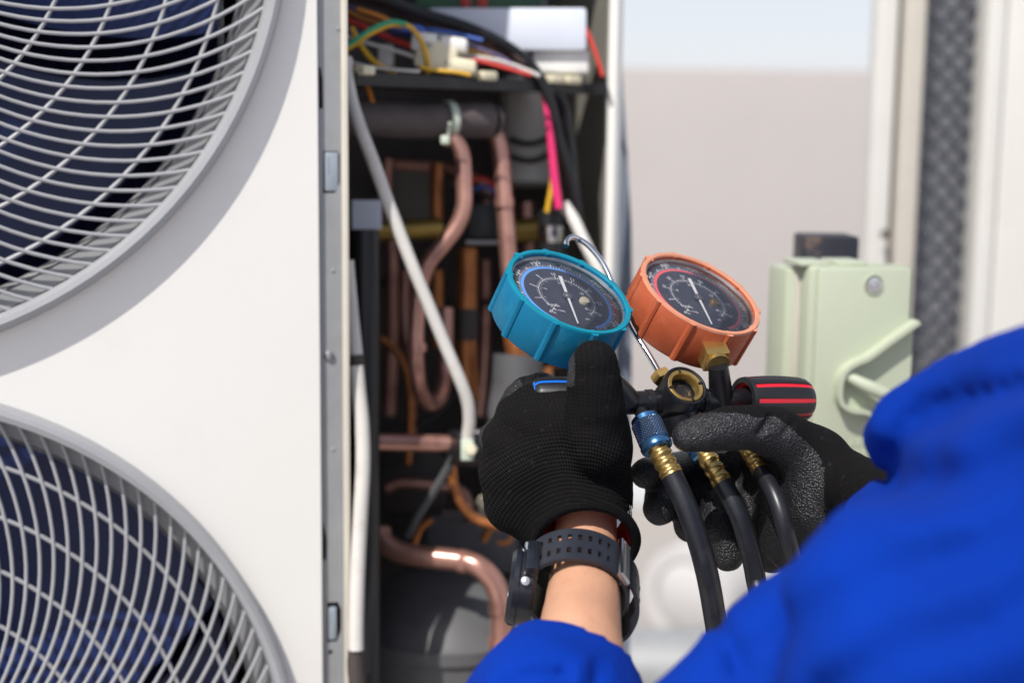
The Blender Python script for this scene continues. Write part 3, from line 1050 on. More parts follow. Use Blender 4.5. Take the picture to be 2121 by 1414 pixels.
wire([(1120, 180), (1150, 320), (1154, 420)], 1.14, 4, 'w_red')
for pts_, d_, r_, m_ in (([(700, 70), (740, 84), (790, 98), (840, 112), (866, 122)], 1.06, 4, 'whitecord'), ([(716, 62), (770, 76), (830, 70), (880, 62), (940, 70), (1000, 84)], 1.075, 4, 'w_blue'),
                        ([(935, 112), (985, 118), (1040, 128), (1090, 146), (1118, 158)], 1.09, 4.5, 'whitecord'), ([(930, 122), (990, 126), (1050, 142), (1100, 156)], 1.085, 4, 'w_red'),
                        ([(880, 66), (930, 60), (985, 72), (1040, 98), (1086, 132)], 1.105, 5, 'w_brown'), ([(870, 140), (905, 146), (945, 150), (975, 156)], 1.045, 4, 'w_yellow'),
                        ([(720, 128), (770, 140), (830, 146), (870, 148)], 1.03, 3.5, 'whitecord'), ([(740, 20), (790, 36), (830, 58)], 1.055, 5, 'w_orange')):
    wire(pts_, d_, r_, m_)
P_(MB().box(at(800, 118, 1.08), cX * pr(16, 1.08), cF * 0.006, cU * pr(24, 1.08), bev=0.002), 'plug_connector', M['white'], unit)
# capacitor with black straps at the back
P_(MB().lathe([(0.0001, 0.045), (0.022, 0.043), (0.024, 0.038), (0.024, -0.05), (0.0001, -0.05)], at(1092, 265, 1.27), cX, cF, Z, 32), 'capacitor', M['white'], unit)
for yy in (295, 330):
    P_(MB().tube([at(1058, yy - 6, 1.25), at(1075, yy, 1.235), at(1095, yy + 3, 1.232), at(1115, yy, 1.235), at(1140, yy - 12, 1.25)], pr(6, 1.24), segs=8), 'strap', M['black'], unit)
# foam covered pipe with tie
ip = P_(MB().tube([at(690, 240, 1.03), at(780, 246, 1.05), at(860, 250, 1.07), at(940, 250, 1.085), at(1008, 249, 1.10), at(1014, 249, 1.101)], [pr(38, 1.05)] * 4 + [pr(37, 1.1), pr(33, 1.1)], segs=24), 'insulated_pipe', M['insul'], unit)
axp = (at(940, 250, 1.085) - at(860, 250, 1.07)).normalized()
P_(MB().lathe([(pr(38, 1.08), -0.003), (pr(41.5, 1.08), -0.0028), (pr(41.5, 1.08), 0.0028), (pr(38, 1.08), 0.003)], at(929, 250, 1.083), Z, axp.cross(Z).normalized(), axp, 28), 'cable_tie', M['tie'], ip)
P_(MB().box(at(922, 291, 1.055), cX * pr(9, 1.05), cF * 0.004, cU * pr(9, 1.05), bev=0.001).tube([at(924, 292, 1.055), at(930, 275, 1.052), at(932, 255, 1.046)], pr(4, 1.05), segs=6), 'tie_head', M['tie'], ip)


def pipe(pts, ds, r, mm, name='copper_pipe', segs=18, **k):
    ds = ds if isinstance(ds, (list, tuple)) else [ds] * len(pts)
    return P_(MB().tube([at(x, y, dd) for (x, y), dd in zip(pts, ds)], pr(r, ds[0]), segs=segs, smooth=8), name, M[mm], unit, **k)


pipe([(925, 288), (945, 296), (958, 325), (961, 380), (960, 430), (945, 470), (915, 510), (885, 550), (868, 610), (862, 690), (863, 760), (872, 812), (892, 836), (914, 815), (922, 760), (924, 640), (922, 520)], [1.075] * 11 + [1.085, 1.10, 1.115, 1.13, 1.14], 17, 'copper')
pipe([(1000, 262), (1022, 272), (1036, 310), (1042, 380), (1047, 450), (1053, 530), (1060, 620), (1066, 690)], 1.115, 18, 'copper')
pipe([(968, 515), (968, 600), (967, 690), (968, 760), (972, 830)], 1.16, 21, 'copperor')
P_(MB().tube([at(967, 640, 1.16), at(966, 705, 1.16)], pr(24, 1.16), segs=18, smooth=1), 'pipe_sleeve', M['dark'], unit)
pipe([(905, 340), (904, 400), (905, 460)], 1.2, 14, 'copperor')
pipe([(905, 560), (905, 640), (907, 720)], 1.2, 14, 'copperor')
pipe([(1064, 680), (1070, 720), (1076, 745)], 1.12, 24, 'copperor')
pipe([(1074, 735), (1070, 800), (1060, 860), (1050, 940)], 1.125, 52, 'greyfoam', 'insulated_pipe', 24)
pipe([(1128, 760), (1131, 800), (1131, 840)], 1.13, 16, 'copperor')
# dark shapes at the back, brass valve body
pipe([(755, 478), (755, 700), (755, 1000), (756, 1420)], 1.03, 31, 'black', 'accumulator', 20)
P_(MB().tube([at(775, 478, 1.12), at(850, 476, 1.13), at(910, 472, 1.14)], pr(22, 1.12), segs=16), 'valve_body', M['olivebrass'], unit)
P_(MB().tube([at(1050, 478, 1.2), at(1115, 476, 1.2)], pr(26, 1.2), segs=16), 'valve_body', M['olivebrass'], unit)
P_(MB().box(at(760, 445, 1.06), cX * pr(30, 1.06), cF * 0.002, cU * pr(30, 1.06)), 'data_plate', M['whitebox'], unit)
P_(MB().box(at(1000, 462, 1.15), cX * pr(33, 1.15), cF * 0.014, cU * pr(38, 1.15), bev=0.003), 'relay_box', M['black'], unit)
P_(MB().box(at(1000, 503, 1.14), cX * pr(34, 1.14), cF * 0.010, cU * pr(3, 1.14)), 'relay_bracket', M['galv'], unit)
# sensor / capacitor with silver band and white tube
sc_ = at(1144, 468, 1.155)
P_(MB().lathe([(0.0001, 0.014), (0.0105, 0.013), (0.0118, 0.011), (0.0118, -0.05), (0.0001, -0.05)], sc_, cX, -cF, Z, 28), 'start_capacitor', M['black'], unit)
P_(MB().lathe([(0.01195, 0.0), (0.0121, -0.0002), (0.0121, -0.0128), (0.01195, -0.013)], sc_ - Z * 0.001, cX, -cF, Z, 28), 'capacitor_band', M['chrome'], unit)
pipe([(1168, 424), (1190, 458), (1212, 505), (1235, 550), (1262, 610)], [1.135, 1.13, 1.125, 1.12, 1.12], 12.5, 'whitecord', 'white_tube', 14)
# white cords
pipe([(716, 120), (720, 165), (730, 215), (748, 270), (775, 340), (808, 430), (850, 540), (885, 625), (920, 710), (952, 785), (968, 830), (972, 870), (968, 905)], [1.0, 1.0, 1.0, 1.0, 1.005, 1.01, 1.015, 1.02, 1.025, 1.03, 1.035, 1.04, 1.045], 13.5, 'whitecord', 'white_cord', 14)
pipe([(955, 925), (930, 965), (900, 1015), (868, 1065), (845, 1110)], [1.06, 1.07, 1.08, 1.09, 1.1], 9, 'greyfoam', 'grey_strap', 12)
pipe([(719, 540), (726, 620), (733, 690), (738, 735)], 0.995, 14, 'whitecord', 'white_cord', 14)
P_(MB().tube([at(737, 735, 0.995), at(738, 757, 0.995)], pr(16.5, 0.995), segs=14, smooth=1), 'cord_band', M['dark'], unit)
pipe([(738, 757), (743, 810), (750, 880), (752, 960), (747, 1060), (741, 1180), (738, 1290), (738, 1345)], 0.992, 15.5, 'whitecord', 'white_cord', 14)
pipe([(738, 1345), (736, 1380), (742, 1440)], 0.995, 17, 'dark', 'cord_end', 14)
# clamp and lower pipes
pipe([(700, 915), (790, 915), (870, 917), (945, 918)], [1.05, 1.06, 1.07, 1.075], 18.5, 'copper')
clp = P_(MB().tube([at(932, 925, 1.068), at(985, 932, 1.078)], pr(37, 1.07), segs=22, smooth=1), 'rubber_clamp', M['black'], unit)
P_(MB().box(at(968, 930, 1.045), cX * pr(13, 1.05), cF * 0.006, cU * pr(22, 1.05), bev=0.001), 'clamp_bracket', M['tie'], clp)
P_(MB().lathe([(0.0001, 0.004), (0.004, 0.0035), (0.0046, 0.0), (0.0046, -0.004)], at(976, 930, 1.036), cX, cU, -cF, 6), 'bolt', M['cream'], clp)
pipe([(985, 905), (1020, 893), (1060, 885)], 1.09, 13, 'galv', 'clamp_rod', 12)
pipe([(936, 965), (940, 1005), (957, 1045), (985, 1073), (1020, 1085), (1060, 1092), (1090, 1105)], 1.09, 10, 'copperor', 'capillary_tube', 12)
pipe([(1048, 1080), (1060, 1105), (1052, 1122), (1030, 1124)], 1.14, 5, 'copperor', 'capillary_tube', 10)
pipe([(895, 1075), (870, 1095), (855, 1135)], 1.13, 7, 'copperor', 'capillary_tube', 10)
pipe([(788, 1100), (795, 1122), (830, 1143), (890, 1153), (950, 1160), (990, 1172), (1022, 1205), (1036, 1250), (1038, 1310), (1036, 1400), (1034, 1480)], [1.10, 1.095, 1.09, 1.085, 1.08, 1.075, 1.075, 1.075, 1.08, 1.085, 1.09], 22.5, 'copper')
P_(MB().tube([at(1037, 1320, 1.081), at(1036, 1338, 1.083)], pr(26, 1.08), segs=20, smooth=1), 'pipe_union', M['copper'], unit)
P_(MB().box(at(985, 1062, 1.15), cX * pr(70, 1.15), cF * 0.004, cU * pr(7, 1.15)), 'bracket', M['dark'], unit)
P_(MB().lathe([(0.0001, 0.004), (0.005, 0.0035), (0.006, 0.0), (0.006, -0.003)], at(1002, 1040, 1.13), cX, cU, -cF, 6), 'bolt', M['cream'], unit)
# dim equipment in the depth of the bay
P_(MB().box(at(980, 1120, 1.26), cX * pr(95, 1.26), cF * 0.02, cU * pr(60, 1.26), bev=0.004), 'reactor_box', M['comp'], unit)
P_(MB().box(at(860, 980, 1.28), cX * pr(70, 1.28), cF * 0.02, cU * pr(80, 1.28), bev=0.004), 'reactor_box', M['dark'], unit)
P_(MB().box(at(850, 400, 1.33), cX * pr(50, 1.33), cF * 0.01, cU * pr(60, 1.33), bev=0.004), 'filter_drier', M['olive'], unit)
for pts_, d_, r_, m_ in (([(800, 330), (800, 430), (812, 520), (812, 700), (805, 860)], 1.24, 15, 'copper'), ([(840, 560), (838, 660), (850, 760), (850, 900)], 1.22, 12, 'copper'),
                        ([(1005, 540), (1005, 640), (1000, 760), (990, 860)], 1.26, 13, 'copper'), ([(770, 340), (860, 345), (930, 350), (1000, 380), (1010, 430)], 1.27, 12, 'copper'),
                        ([(800, 1010), (830, 1000), (900, 1005), (960, 1020), (975, 1080)], 1.23, 11, 'copper'), ([(760, 560), (820, 600), (870, 590), (950, 640), (1030, 620)], 1.25, 7, 'w_black'),
                        ([(930, 380), (985, 395), (1030, 430), (1035, 520)], 1.19, 7, 'w_brown'), ([(960, 380), (1000, 370), (1030, 392)], 1.18, 5, 'w_red'), ([(955, 400), (1005, 388), (1040, 410)], 1.18, 4, 'w_blue'),
                        ([(780, 860), (840, 880), (900, 860), (950, 800), (975, 740)], 1.2, 6, 'w_black'), ([(1000, 1120), (1030, 1060), (1045, 990), (1040, 930)], 1.19, 9, 'copperor'),
                        ([(790, 700), (830, 740), (850, 830), (845, 960)], 1.19, 8, 'copperor'), ([(1090, 420), (1095, 560), (1085, 700)], 1.24, 16, 'copper'), ([(1150, 560), (1150, 760)], 1.22, 14, 'copperor')):
    pipe(pts_, d_, r_, m_, 'copper_pipe' if m_[0] == 'c' else 'wire', 12)
for x, y, d_ in ((863, 720, 1.072), (1044, 420, 1.113), (958, 1162, 1.079), (1036, 1260, 1.076)):      # brazed collars
    P_(MB().tube([at(x, y - 9, d_), at(x + 1, y + 9, d_)] if x != 958 else [at(x - 9, y - 2, d_), at(x + 9, y + 2, d_)], pr(20.5 if d_ > 1.1 or x == 863 else 25, d_), segs=18, smooth=1), 'brazed_collar', M['copper'], unit)
# compressor
cc = at(925, 1400, 1.175)
rc = 0.076
cz = at(925, 1275, 1.10).z
prof = [(0.0001, 0.012), (0.03, 0.010), (0.055, 0.002), (rc - 0.006, -0.012), (rc, -0.024), (rc + 0.0035, -0.026), (rc + 0.0035, -0.036), (rc, -0.038), (rc, -0.25), (0.0001, -0.25)]
comp = P_(MB().lathe(prof, (cc.x, cc.y, cz), Vector((1, 0, 0)), Vector((0, 1, 0)), Z, 48), 'compressor', M['comp'], unit)

# ================================================================== SECOND UNIT ON THE RIGHT
D2 = 1.62
b0 = at(1838, 400, D2)
u2 = thing('ac_outdoor_unit', 'pale casing corner of a second outdoor unit with dark honeycomb coil guard', 'air conditioner', (b0.x + 0.1, b0.y + 0.1, 0))


def vbox(x0, x1, d, dep, name, mm, tilt=0.0, bev=0.002, par=u2, z0=0.12, z1=1.55, **k):
    a, c = at(x0, 300, d), at(x1, 300, d)
    w = (c.xy - a.xy).length / 2
    yaw = Vector((math.cos(tilt), math.sin(tilt), 0))
    nn = Vector((-yaw.y, yaw.x, 0))
    m = Vector(((a.x + c.x) / 2, (a.y + c.y) / 2, 0)) + nn * dep / 2
    return P_(MB().box(m + Z * (z0 + z1) / 2, yaw * w, nn * dep / 2, Z * (z1 - z0) / 2, bev=bev), name, M[mm], par, **k)


vbox(1805, 1849, D2, 0.03, 'corner_panel', 'ac2')
vbox(1849, 1863, D2 + 0.012, 0.01, 'shadow_gap', 'dark', bev=0)
vbox(1863, 1906, D2 - 0.006, 0.03, 'corner_post', 'ac2beige')
vbox(1906, 2040, D2 + 0.05, 0.03, 'coil_block', 'fin2', bev=0)
vbox(2033, 2070, D2 - 0.02, 0.05, 'corner_post', 'ac2')
vbox(2070, 2600, D2 - 0.012, 0.05, 'side_panel', 'ac2')
vbox(1895, 2500, D2 + 0.19, 0.30, 'casing', 'ac2', tilt=-0.27, z0=0.13, z1=1.54)
gd = None
gx0, gx1 = at(1908, 300, D2 + 0.02).x, at(2036, 300, D2 + 0.02).x
gy = at(1970, 300, D2 + 0.02).y
ncol = 6
cw = (gx1 - gx0) / ncol
chh = cw * 2.3
for i in range(ncol + 1):
    pts = []
    z = 0.35
    k = 0
    while z < 1.52:
        s_ = 1 if (k + i) % 2 else -1
        pts.append((gx0 + cw * i + s_ * cw * 0.40, gy - 0.0015 * s_, z))
        pts.append((gx0 + cw * i + s_ * cw * 0.40, gy - 0.0015 * s_, z + chh * 0.12))
        z += chh * 0.5
        k += 1
    P_(MB().strip(pts, (0, 1, 0), 0.003, cw * 0.26, smooth=1), 'guard_strand', M['wire2'], u2, smooth=False)
for q in ((1848 - 16, 485), (2117, 145)):
    P_(MB().lathe([(0.0001, 0.002), (0.004, 0.0018), (0.005, 0)], at(q[0], q[1], D2 - (0.0 if q[0] < 2000 else 0.014)), cX, cU, -cF, 16), 'screw', M['dark'], u2)

# ================================================================== ISOLATOR SWITCH + POST
DI = 1.03
yw = 0.16
iT = Vector((math.cos(yw), math.sin(yw), 0))
iN = Vector((math.sin(yw), -math.cos(yw), 0))
ic = at(1779, 752, DI)
pp = at(1706, 600, DI + 0.115)
post = thing('steel_post', 'dark square steel post with rust at its cut top behind the green switch', 'post', (pp.x, pp.y, 0))
zt_ = at(1706, 489, DI + 0.09).z
P_(MB().box((pp.x, pp.y, zt_ / 2), (pr(56, DI + 0.09), 0, 0), (0, 0.024, 0), (0, 0, zt_ / 2), bev=0.002), 'post_tube', M['post'], post)
P_(MB().box((pp.x, pp.y, 0.004), (0.06, 0, 0), (0, 0.06, 0), (0, 0, 0.0038)), 'base_plate', M['post'], post)
isw = thing('isolator_switch', 'pale green weatherproof rotary isolator switch box fixed to the dark post', 'switch', ic)
H2 = pr(215, DI)


def ib(x0, x1, y0, y1, n0, n1, bev, name, mm, par=isw):
    """box on the switch in photograph-sized units: x, y pixels from its centre, n metres out of its face"""
    s = DI / FPX
    c_ = ic + iT * ((x0 + x1) / 2 * s) - Z * ((y0 + y1) / 2 * s) + iN * ((n0 + n1) / 2)
    return P_(MB().box(c_, iT * (x1 - x0) / 2 * s, iN * (n1 - n0) / 2, Z * (y1 - y0) / 2 * s, bev=bev), name, M[mm], par)


ib(-134, 109, -190, 235, -0.070, -0.030, 0.004, 'back_box', 'isol')
ib(-114, 112, -196, 236, -0.030, -0.027, 0.001, 'seal', 'ac2beige')
ib(-109, 110, -200, 240, -0.027, -0.006, 0.004, 'cover_rim', 'isol')
cov = ib(-96, 110, -200, 240, -0.0061, 0.0, 0.0035, 'cover', 'isol')
s_ = DI / FPX


def ip_(x, y, n):
    return ic + iT * (x * s_) - Z * (y * s_) + iN * n


for x in (-92, -10):
    P_(MB().box(ip_(x, -203, -0.028), iT * 34 * s_, iN * 0.018, Z * 5 * s_, bev=0.0015), 'knockout_cap', M['isol'], isw)
P_(MB().lathe([(0.0065, 0.0008), (0.0072, 0.0012), (0.0078, 0.0)], ip_(24, -163, 0), iT, Z, iN, 28), 'screw_recess', M['isol'], cov)
P_(MB().lathe([(0.0001, 0.0004), (0.0022, 0.0002), (0.003, 0.0016), (0.0055, 0.0014), (0.0064, 0.0)], ip_(24, -163, 0.0002), iT, Z, iN, 24), 'cover_screw', M['chrome'], cov)
# rotary handle: raised rim outlining a fan shaped recess, and the lever bar across it
rim = [(114, -88), (60, -52), (10, -16), (-14, -6), (-36, 8), (-48, 30), (-50, 62), (-42, 82), (-20, 94), (10, 98), (30, 110), (60, 128), (100, 150)]
P_(MB().strip([ip_(x, y, 0.0055) for x, y in rim], iN, 0.0125, 0.0030, smooth=6), 'handle_rim', M['isol'], isw)
rec = [ip_(x, y, 0.0012) for x, y in rim] + [ip_(113, 150, 0.0012)]
P_(MB().sheet(rec, [], iN, 0.001), 'handle_dial', M['isol'], isw)
P_(MB().tube([ip_(-32, 24, 0.006), ip_(10, 44, 0.013), ip_(50, 64, 0.014), ip_(110, 96, 0.014)], [0.0038, 0.0050, 0.0050, 0.005], segs=14, smooth=5), 'lever', M['isol'], isw)
P_(MB().lathe([(0.0001, 0.001), (0.0026, 0.001), (0.0032, 0.0)], ip_(-46, 46, 0.005), iT, Z, iN, 14), 'padlock_hole', M['dark'], isw)
for k in range(8):                                      # faint moulded marks, too soft to read in the photograph
    P_(MB().box(ip_(-8 + (k % 4) * 14, 168 + (k // 4) * 22, 0.0003), iT * 4.0 * s_, iN * 0.0003, Z * 6 * s_), 'moulded_mark', M['isol'], cov)

# ================================================================== MANIFOLD GAUGE
mg = thing('manifold_gauge', 'refrigerant manifold with one blue and one orange dial gauge in the gloved hands', 'gauge', at(1420, 840, 0.81))
gN = (cX * 0.368 + cU * 0.761 - cF * 0.535).normalized()
gM = (cX * 0.9 - cU * 0.435)
gM = (gM - gN * gM.dot(gN)).normalized()
gQ = gN.cross(gM).normalized()
if gQ.dot(cU) > 0:
    gQ = -gQ


def gdir(deg):
    a = rad(deg)
    return gM * math.cos(a) + gQ * math.sin(a)


def text_mesh(s, size):
    cu = bpy.data.curves.new('numerals', 'FONT')
    cu.body, cu.size, cu.align_x, cu.align_y = s, size, 'CENTER', 'CENTER'
    cu.resolution_u = 2
    o = bpy.data.objects.new('tmp', cu)
    COL.objects.link(o)
    dg = bpy.context.evaluated_depsgraph_get()
    me = bpy.data.meshes.new_from_object(o.evaluated_get(dg))
    vs = [v.co.copy() for v in me.vertices]
    fs = [tuple(p.vertices) for p in me.polygons]
    bpy.data.objects.remove(o)
    bpy.data.meshes.remove(me)
    bpy.data.curves.remove(cu)
    return vs, fs


def gauge(C, R, boot, arc, name_label, span0, labels):
    """C centre of the front lip; R tooth radius; all along gN"""
    down = gdir(63)
    up = -down
    right = up.cross(gN).normalized()
    rb = R * 0.955
    prof = [(rb * 0.915, -0.0040), (rb * 0.915, -0.0008), (rb * 0.93, 0.0), (rb * 0.985, 0.0), (rb, -0.0012), (rb * 0.995, -0.026), (rb * 0.97, -0.0275), (0.0001, -0.0275), (0.0001, -0.0265), (rb * 0.90, -0.0265), (rb * 0.90, -0.0040)]
    bo = MB().lathe(prof, C, gM, gQ, gN, 120, close=True)
    for k in range(10):
        d = gdir(18 + 36 * k)
        p = C + d * (rb - 0.0012)
        t_ = gN.cross(d)
        bo.tube([p - gN * 0.0005, p - gN * 0.027], 0.0027, segs=10, smooth=1)
    # sunlight painted in: the front lip gets a paler rubber than the sides
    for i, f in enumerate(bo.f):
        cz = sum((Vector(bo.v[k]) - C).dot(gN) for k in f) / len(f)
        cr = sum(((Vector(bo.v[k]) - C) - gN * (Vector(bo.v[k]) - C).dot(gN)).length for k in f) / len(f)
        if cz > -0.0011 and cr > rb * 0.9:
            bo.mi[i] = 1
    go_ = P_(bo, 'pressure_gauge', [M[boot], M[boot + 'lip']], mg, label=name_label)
    rd = rb * 0.90
    P_(MB().lathe([(rd * 1.015, -0.0026), (rd * 0.998, -0.0027), (rd * 0.988, -0.0034), (rd * 0.988, -0.0052), (rd * 1.015, -0.0052)], C, gM, gQ, gN, 96, close=True), 'bezel', M['steel'], go_)
    fd = C - gN * 0.0052
    P_(MB().lathe([(0.0001, 0.0), (rd * 0.995, 0.0), (rd * 0.995, -0.001), (0.0001, -0.001)], fd, gM, gQ, gN, 80), 'dial', M['dial'], go_)
    P_(MB().lathe([(0.0001, 0.0018), (rd * 0.5, 0.0015), (rd * 0.85, 0.0006), (rd * 0.985, -0.0011)], C - gN * 0.0024, gM, gQ, gN, 80), 'lens', M['lens'], go_, ang=60)

    def pol(deg, r, h):
        """deg measured clockwise from the dial's own bottom"""
        a = rad(deg)
        return fd + (down * math.cos(a) - right * math.sin(a)) * r + gN * h

    def arcband(r0, r1, a0, a1, h, n=90):
        vs, fs = [], []
        for i in range(n + 1):
            a = a0 + (a1 - a0) * i / n
            vs += [pol(a, r0, h), pol(a, r1, h)]
        for i in range(n):
            fs.append((2 * i, 2 * i + 1, 2 * i + 3, 2 * i + 2))
        return vs, fs
    ab = MB()
    ab.add(*arcband(rd * 0.765, rd * 0.82, 26, 334, 0.00012))
    P_(ab, 'scale_arc', M[arc], go_, smooth=False, fix=False)
    # ticks
    tk = MB()

    def tick(a, r0, r1, w):
        p0, p1 = pol(a, r0, 0.00014), pol(a, r1, 0.00014)
        t_ = gN.cross(p1 - p0).normalized() * w
        tk.add([p0 - t_, p0 + t_, p1 + t_, p1 - t_], [(0, 1, 2, 3)])
    for i in range(int(308 / 3.7) + 1):
        a = 26 + i * 3.7
        tick(a, rd * 0.825, rd * (0.89 if i % 5 == 0 else 0.865), 0.00022 if i % 5 else 0.00042)
    for i in range(52):
        a = 40 + i * 5.45
        tick(a, rd * 0.50, rd * (0.575 if i % 6 == 0 else 0.54), 0.00012 if i % 6 else 0.00026)
        tick(a + 2.0, rd * 0.475, rd * (0.42 if i % 6 == 0 else 0.455), 0.00010)
    tk.add(*arcband(rd * 0.494, rd * 0.502, 40, 318, 0.00013))
    P_(tk, 'scale_ticks', M['print'], go_, smooth=False, fix=False)
    tx = MB()

    def put(s, a, r, size, upright=True, off=None):
        vs, fs = text_mesh(s, size)
        ctr = pol(a, r, 0.00016) if off is None else fd + right * off[0] + up * off[1] + gN * 0.00016
        rr_ = (ctr - fd)
        if off is None:
            u2_ = (rr_ - gN * rr_.dot(gN)).normalized()
            r2_ = u2_.cross(gN).normalized()
        else:
            u2_, r2_ = up, right
        tx.add([ctr + r2_ * v.x + u2_ * v.y for v in vs], fs)
    for i, s in enumerate(labels[0]):
        put(s, 26 + 18.5 + i * 37, rd * 0.93, 0.0052)
    for i, s in enumerate(labels[1]):
        put(s, 40 + i * 32.7, rd * 0.62, 0.0035)
        if i % 2 == 0:
            put(s, 44 + i * 32.7, rd * 0.38, 0.0027)
    put(labels[2], 0, 0, 0.0026, off=(-0.011, -0.0105))
    put(labels[3], 0, 0, 0.0024, off=(-0.008, -0.0145))
    put('R-22', 0, 0, 0.0022, off=(-0.013, -0.0175))
    put('psi', 0, 0, 0.0022, off=(0.0085, -0.0175))
    P_(tx, 'numerals', M['print'], go_, smooth=False, fix=False)
    # needle: broad tail upward, thin pointer to the bottom
    nd = MB()
    hgt = 0.0013

    def quad(a0, w0, a1, w1):
        p0, p1 = fd + up * a0 + gN * hgt, fd + up * a1 + gN * hgt
        vs = []
        for dz in (-0.0002, 0.0002):
            vs += [p0 - right * w0 + gN * dz, p0 + right * w0 + gN * dz, p1 + right * w1 + gN * dz, p1 - right * w1 + gN * dz]
        nd.add(vs, [(3, 2, 1, 0), (4, 5, 6, 7), (0, 1, 5, 4), (1, 2, 6, 5), (2, 3, 7, 6), (3, 0, 4, 7)])
    quad(0.0, 0.00075, 0.0185, 0.00105)
    quad(0.0, 0.0007, -0.0255, 0.0003)
    P_(nd, 'needle', M['print'], go_, smooth=False)
    P_(MB().lathe([(0.0001, 0.0023), (0.0012, 0.0022), (0.0016, 0.0019), (0.0027, 0.0019), (0.0029, 0.0012), (0.0001, 0.0011)], fd, gM, gQ, gN, 28), 'pivot', M['steel'], go_)
    adj = fd + right * 0.0105 - up * 0.0015
    P_(MB().lathe([(0.0001, 0.0022), (0.0026, 0.0022), (0.003, 0.0016), (0.003, 0.0)], adj, gM, gQ, gN, 24), 'adjusting_screw', M['cream'] if arc == 'bluearc' else M['brass'], go_)
    return C - gN * 0.0135, down


CB = at(1181, 601, 0.80)
CO = at(1453, 605, 0.832)
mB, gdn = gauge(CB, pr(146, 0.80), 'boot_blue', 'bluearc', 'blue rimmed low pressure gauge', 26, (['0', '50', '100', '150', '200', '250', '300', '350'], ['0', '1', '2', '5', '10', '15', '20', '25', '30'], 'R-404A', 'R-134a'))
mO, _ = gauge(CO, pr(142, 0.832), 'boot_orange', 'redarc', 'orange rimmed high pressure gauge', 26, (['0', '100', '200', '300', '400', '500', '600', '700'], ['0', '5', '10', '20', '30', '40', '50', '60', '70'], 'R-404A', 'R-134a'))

# body: bar, hub with sight glass, stems
aX = (cX * 0.955 + cF * 0.295 + cU * 0.012).normalized()
hub = at(1421, 797, 0.795)
hN = (cX * 0.30 + cU * 0.585 - cF * 0.752).normalized()
hM = (cX * 0.9 - cU * 0.42)
hM = (hM - hN * hM.dot(hN)).normalized()
hQ = hN.cross(hM)
barc = hub - hN * 0.014 - cU * 0.0015
rbar = pr(24.5, 0.80)
bA = aX.cross(cU).normalized()
bB = aX.cross(bA)
bd = MB().lathe([(rbar, -0.075), (rbar, 0.062), (rbar * 0.8, 0.064), (0.0001, 0.064)], barc, bA, bB, aX, 32)
for sgn in (-1, 1):
    bd.lathe([(rbar, 0), (rbar * 1.10, 0.0005), (rbar * 1.12, 0.004), (rbar, 0.0045)], barc + aX * (0.0145 if sgn > 0 else -0.019), bA, bB, aX, 32)
body = P_(bd, 'manifold_body', M['blackmetal'], mg)
rh = pr(47.5, 0.795)
P_(MB().lathe([(rh * 0.86, -0.006), (rh * 0.86, -0.0005), (rh * 0.90, 0.0), (rh * 0.97, 0.0), (rh, -0.001), (rh, -0.024), (rh * 0.93, -0.026), (0.0001, -0.026), (0.0001, -0.0085), (rh * 0.55, -0.0085), (rh * 0.6, -0.006)], hub, hM, hQ, hN, 48, close=True), 'sight_glass_housing', M['blackmetal'], body)
P_(MB().lathe([(rh * 0.84, -0.006), (rh * 0.83, -0.0006), (rh * 0.80, -0.0002), (rh * 0.66, -0.0006), (rh * 0.62, -0.0016), (rh * 0.61, -0.0075)], hub, hM, hQ, hN, 48, close=True), 'brass_ring', M['brass'], body)
for k in range(4):
    a = rad(40 + 90 * k)
    d = hM * math.cos(a) + hQ * math.sin(a)
    P_(MB().box(hub + d * rh * 0.75 + hN * 0.0001, hN.cross(d) * 0.0006, d * 0.0012, hN * 0.0004), 'ring_notch', M['black'], body)
P_(MB().lathe([(0.0001, -0.0078), (rh * 0.30, -0.0076), (rh * 0.34, -0.0070), (rh * 0.40, -0.0070), (rh * 0.42, -0.0080), (rh * 0.6, -0.0080)], hub, hM, hQ, hN, 32), 'sight_shade_disc', M['black'], body)  # black disc instead of clear glass, painting in the dark of the deep hole
# lower lobe of the body behind the glove
P_(MB().tube([barc - hM * 0.0 - cU * 0.006, barc - cU * 0.016 + aX * 0.004], pr(44, 0.80), segs=28, smooth=1), 'valve_block', M['blackmetal'], body)


def square_nut(p, ax, r, h, mm, par, sides=4, rot=0.3):
    ax = ax.normalized()
    a = ax.cross(cF).normalized()
    b_ = ax.cross(a)
    a, b_ = a * math.cos(rot) + b_ * math.sin(rot), -a * math.sin(rot) + b_ * math.cos(rot)
    P_(MB().lathe([(0.0001, h), (r * 0.93, h), (r, h - 0.0008), (r, 0.0008), (r * 0.93, 0), (0.0001, 0)], p, a, b_, ax, sides), 'brass_nut', M[mm], par)


# orange gauge stem
nO = mO + gdn * (pr(142, 0.832) * 0.955)
jO = barc + aX * 0.028
square_nut(nO - gdn * 0.001, gdn, 0.0095, 0.011, 'brass', mg, 4, 0.45)
P_(MB().tube([nO + gdn * 0.009, nO + gdn * 0.0125], 0.0068, segs=20, smooth=1), 'brass_neck', M['brass'], mg)
P_(MB().tube([nO + gdn * 0.0125, nO + gdn * 0.0125 + (jO - nO - gdn * 0.0125) * 0.5, jO], [0.0056, 0.0064, 0.0072], segs=22, smooth=1), 'gauge_stem', M['blackmetal'], mg)
gdb = gdir(53)
nB = mB + gdb * (pr(146, 0.80) * 0.955)
jB = barc - aX * 0.030
square_nut(nB - gdb * 0.001, gdb, 0.0075, 0.009, 'brass', mg, 4, 0.45)
P_(MB().tube([nB + gdb * 0.008, nB + (jB - nB) * 0.6, jB], [0.0060, 0.0075, 0.0085], segs=22, smooth=1), 'gauge_stem', M['blackmetal'], mg)
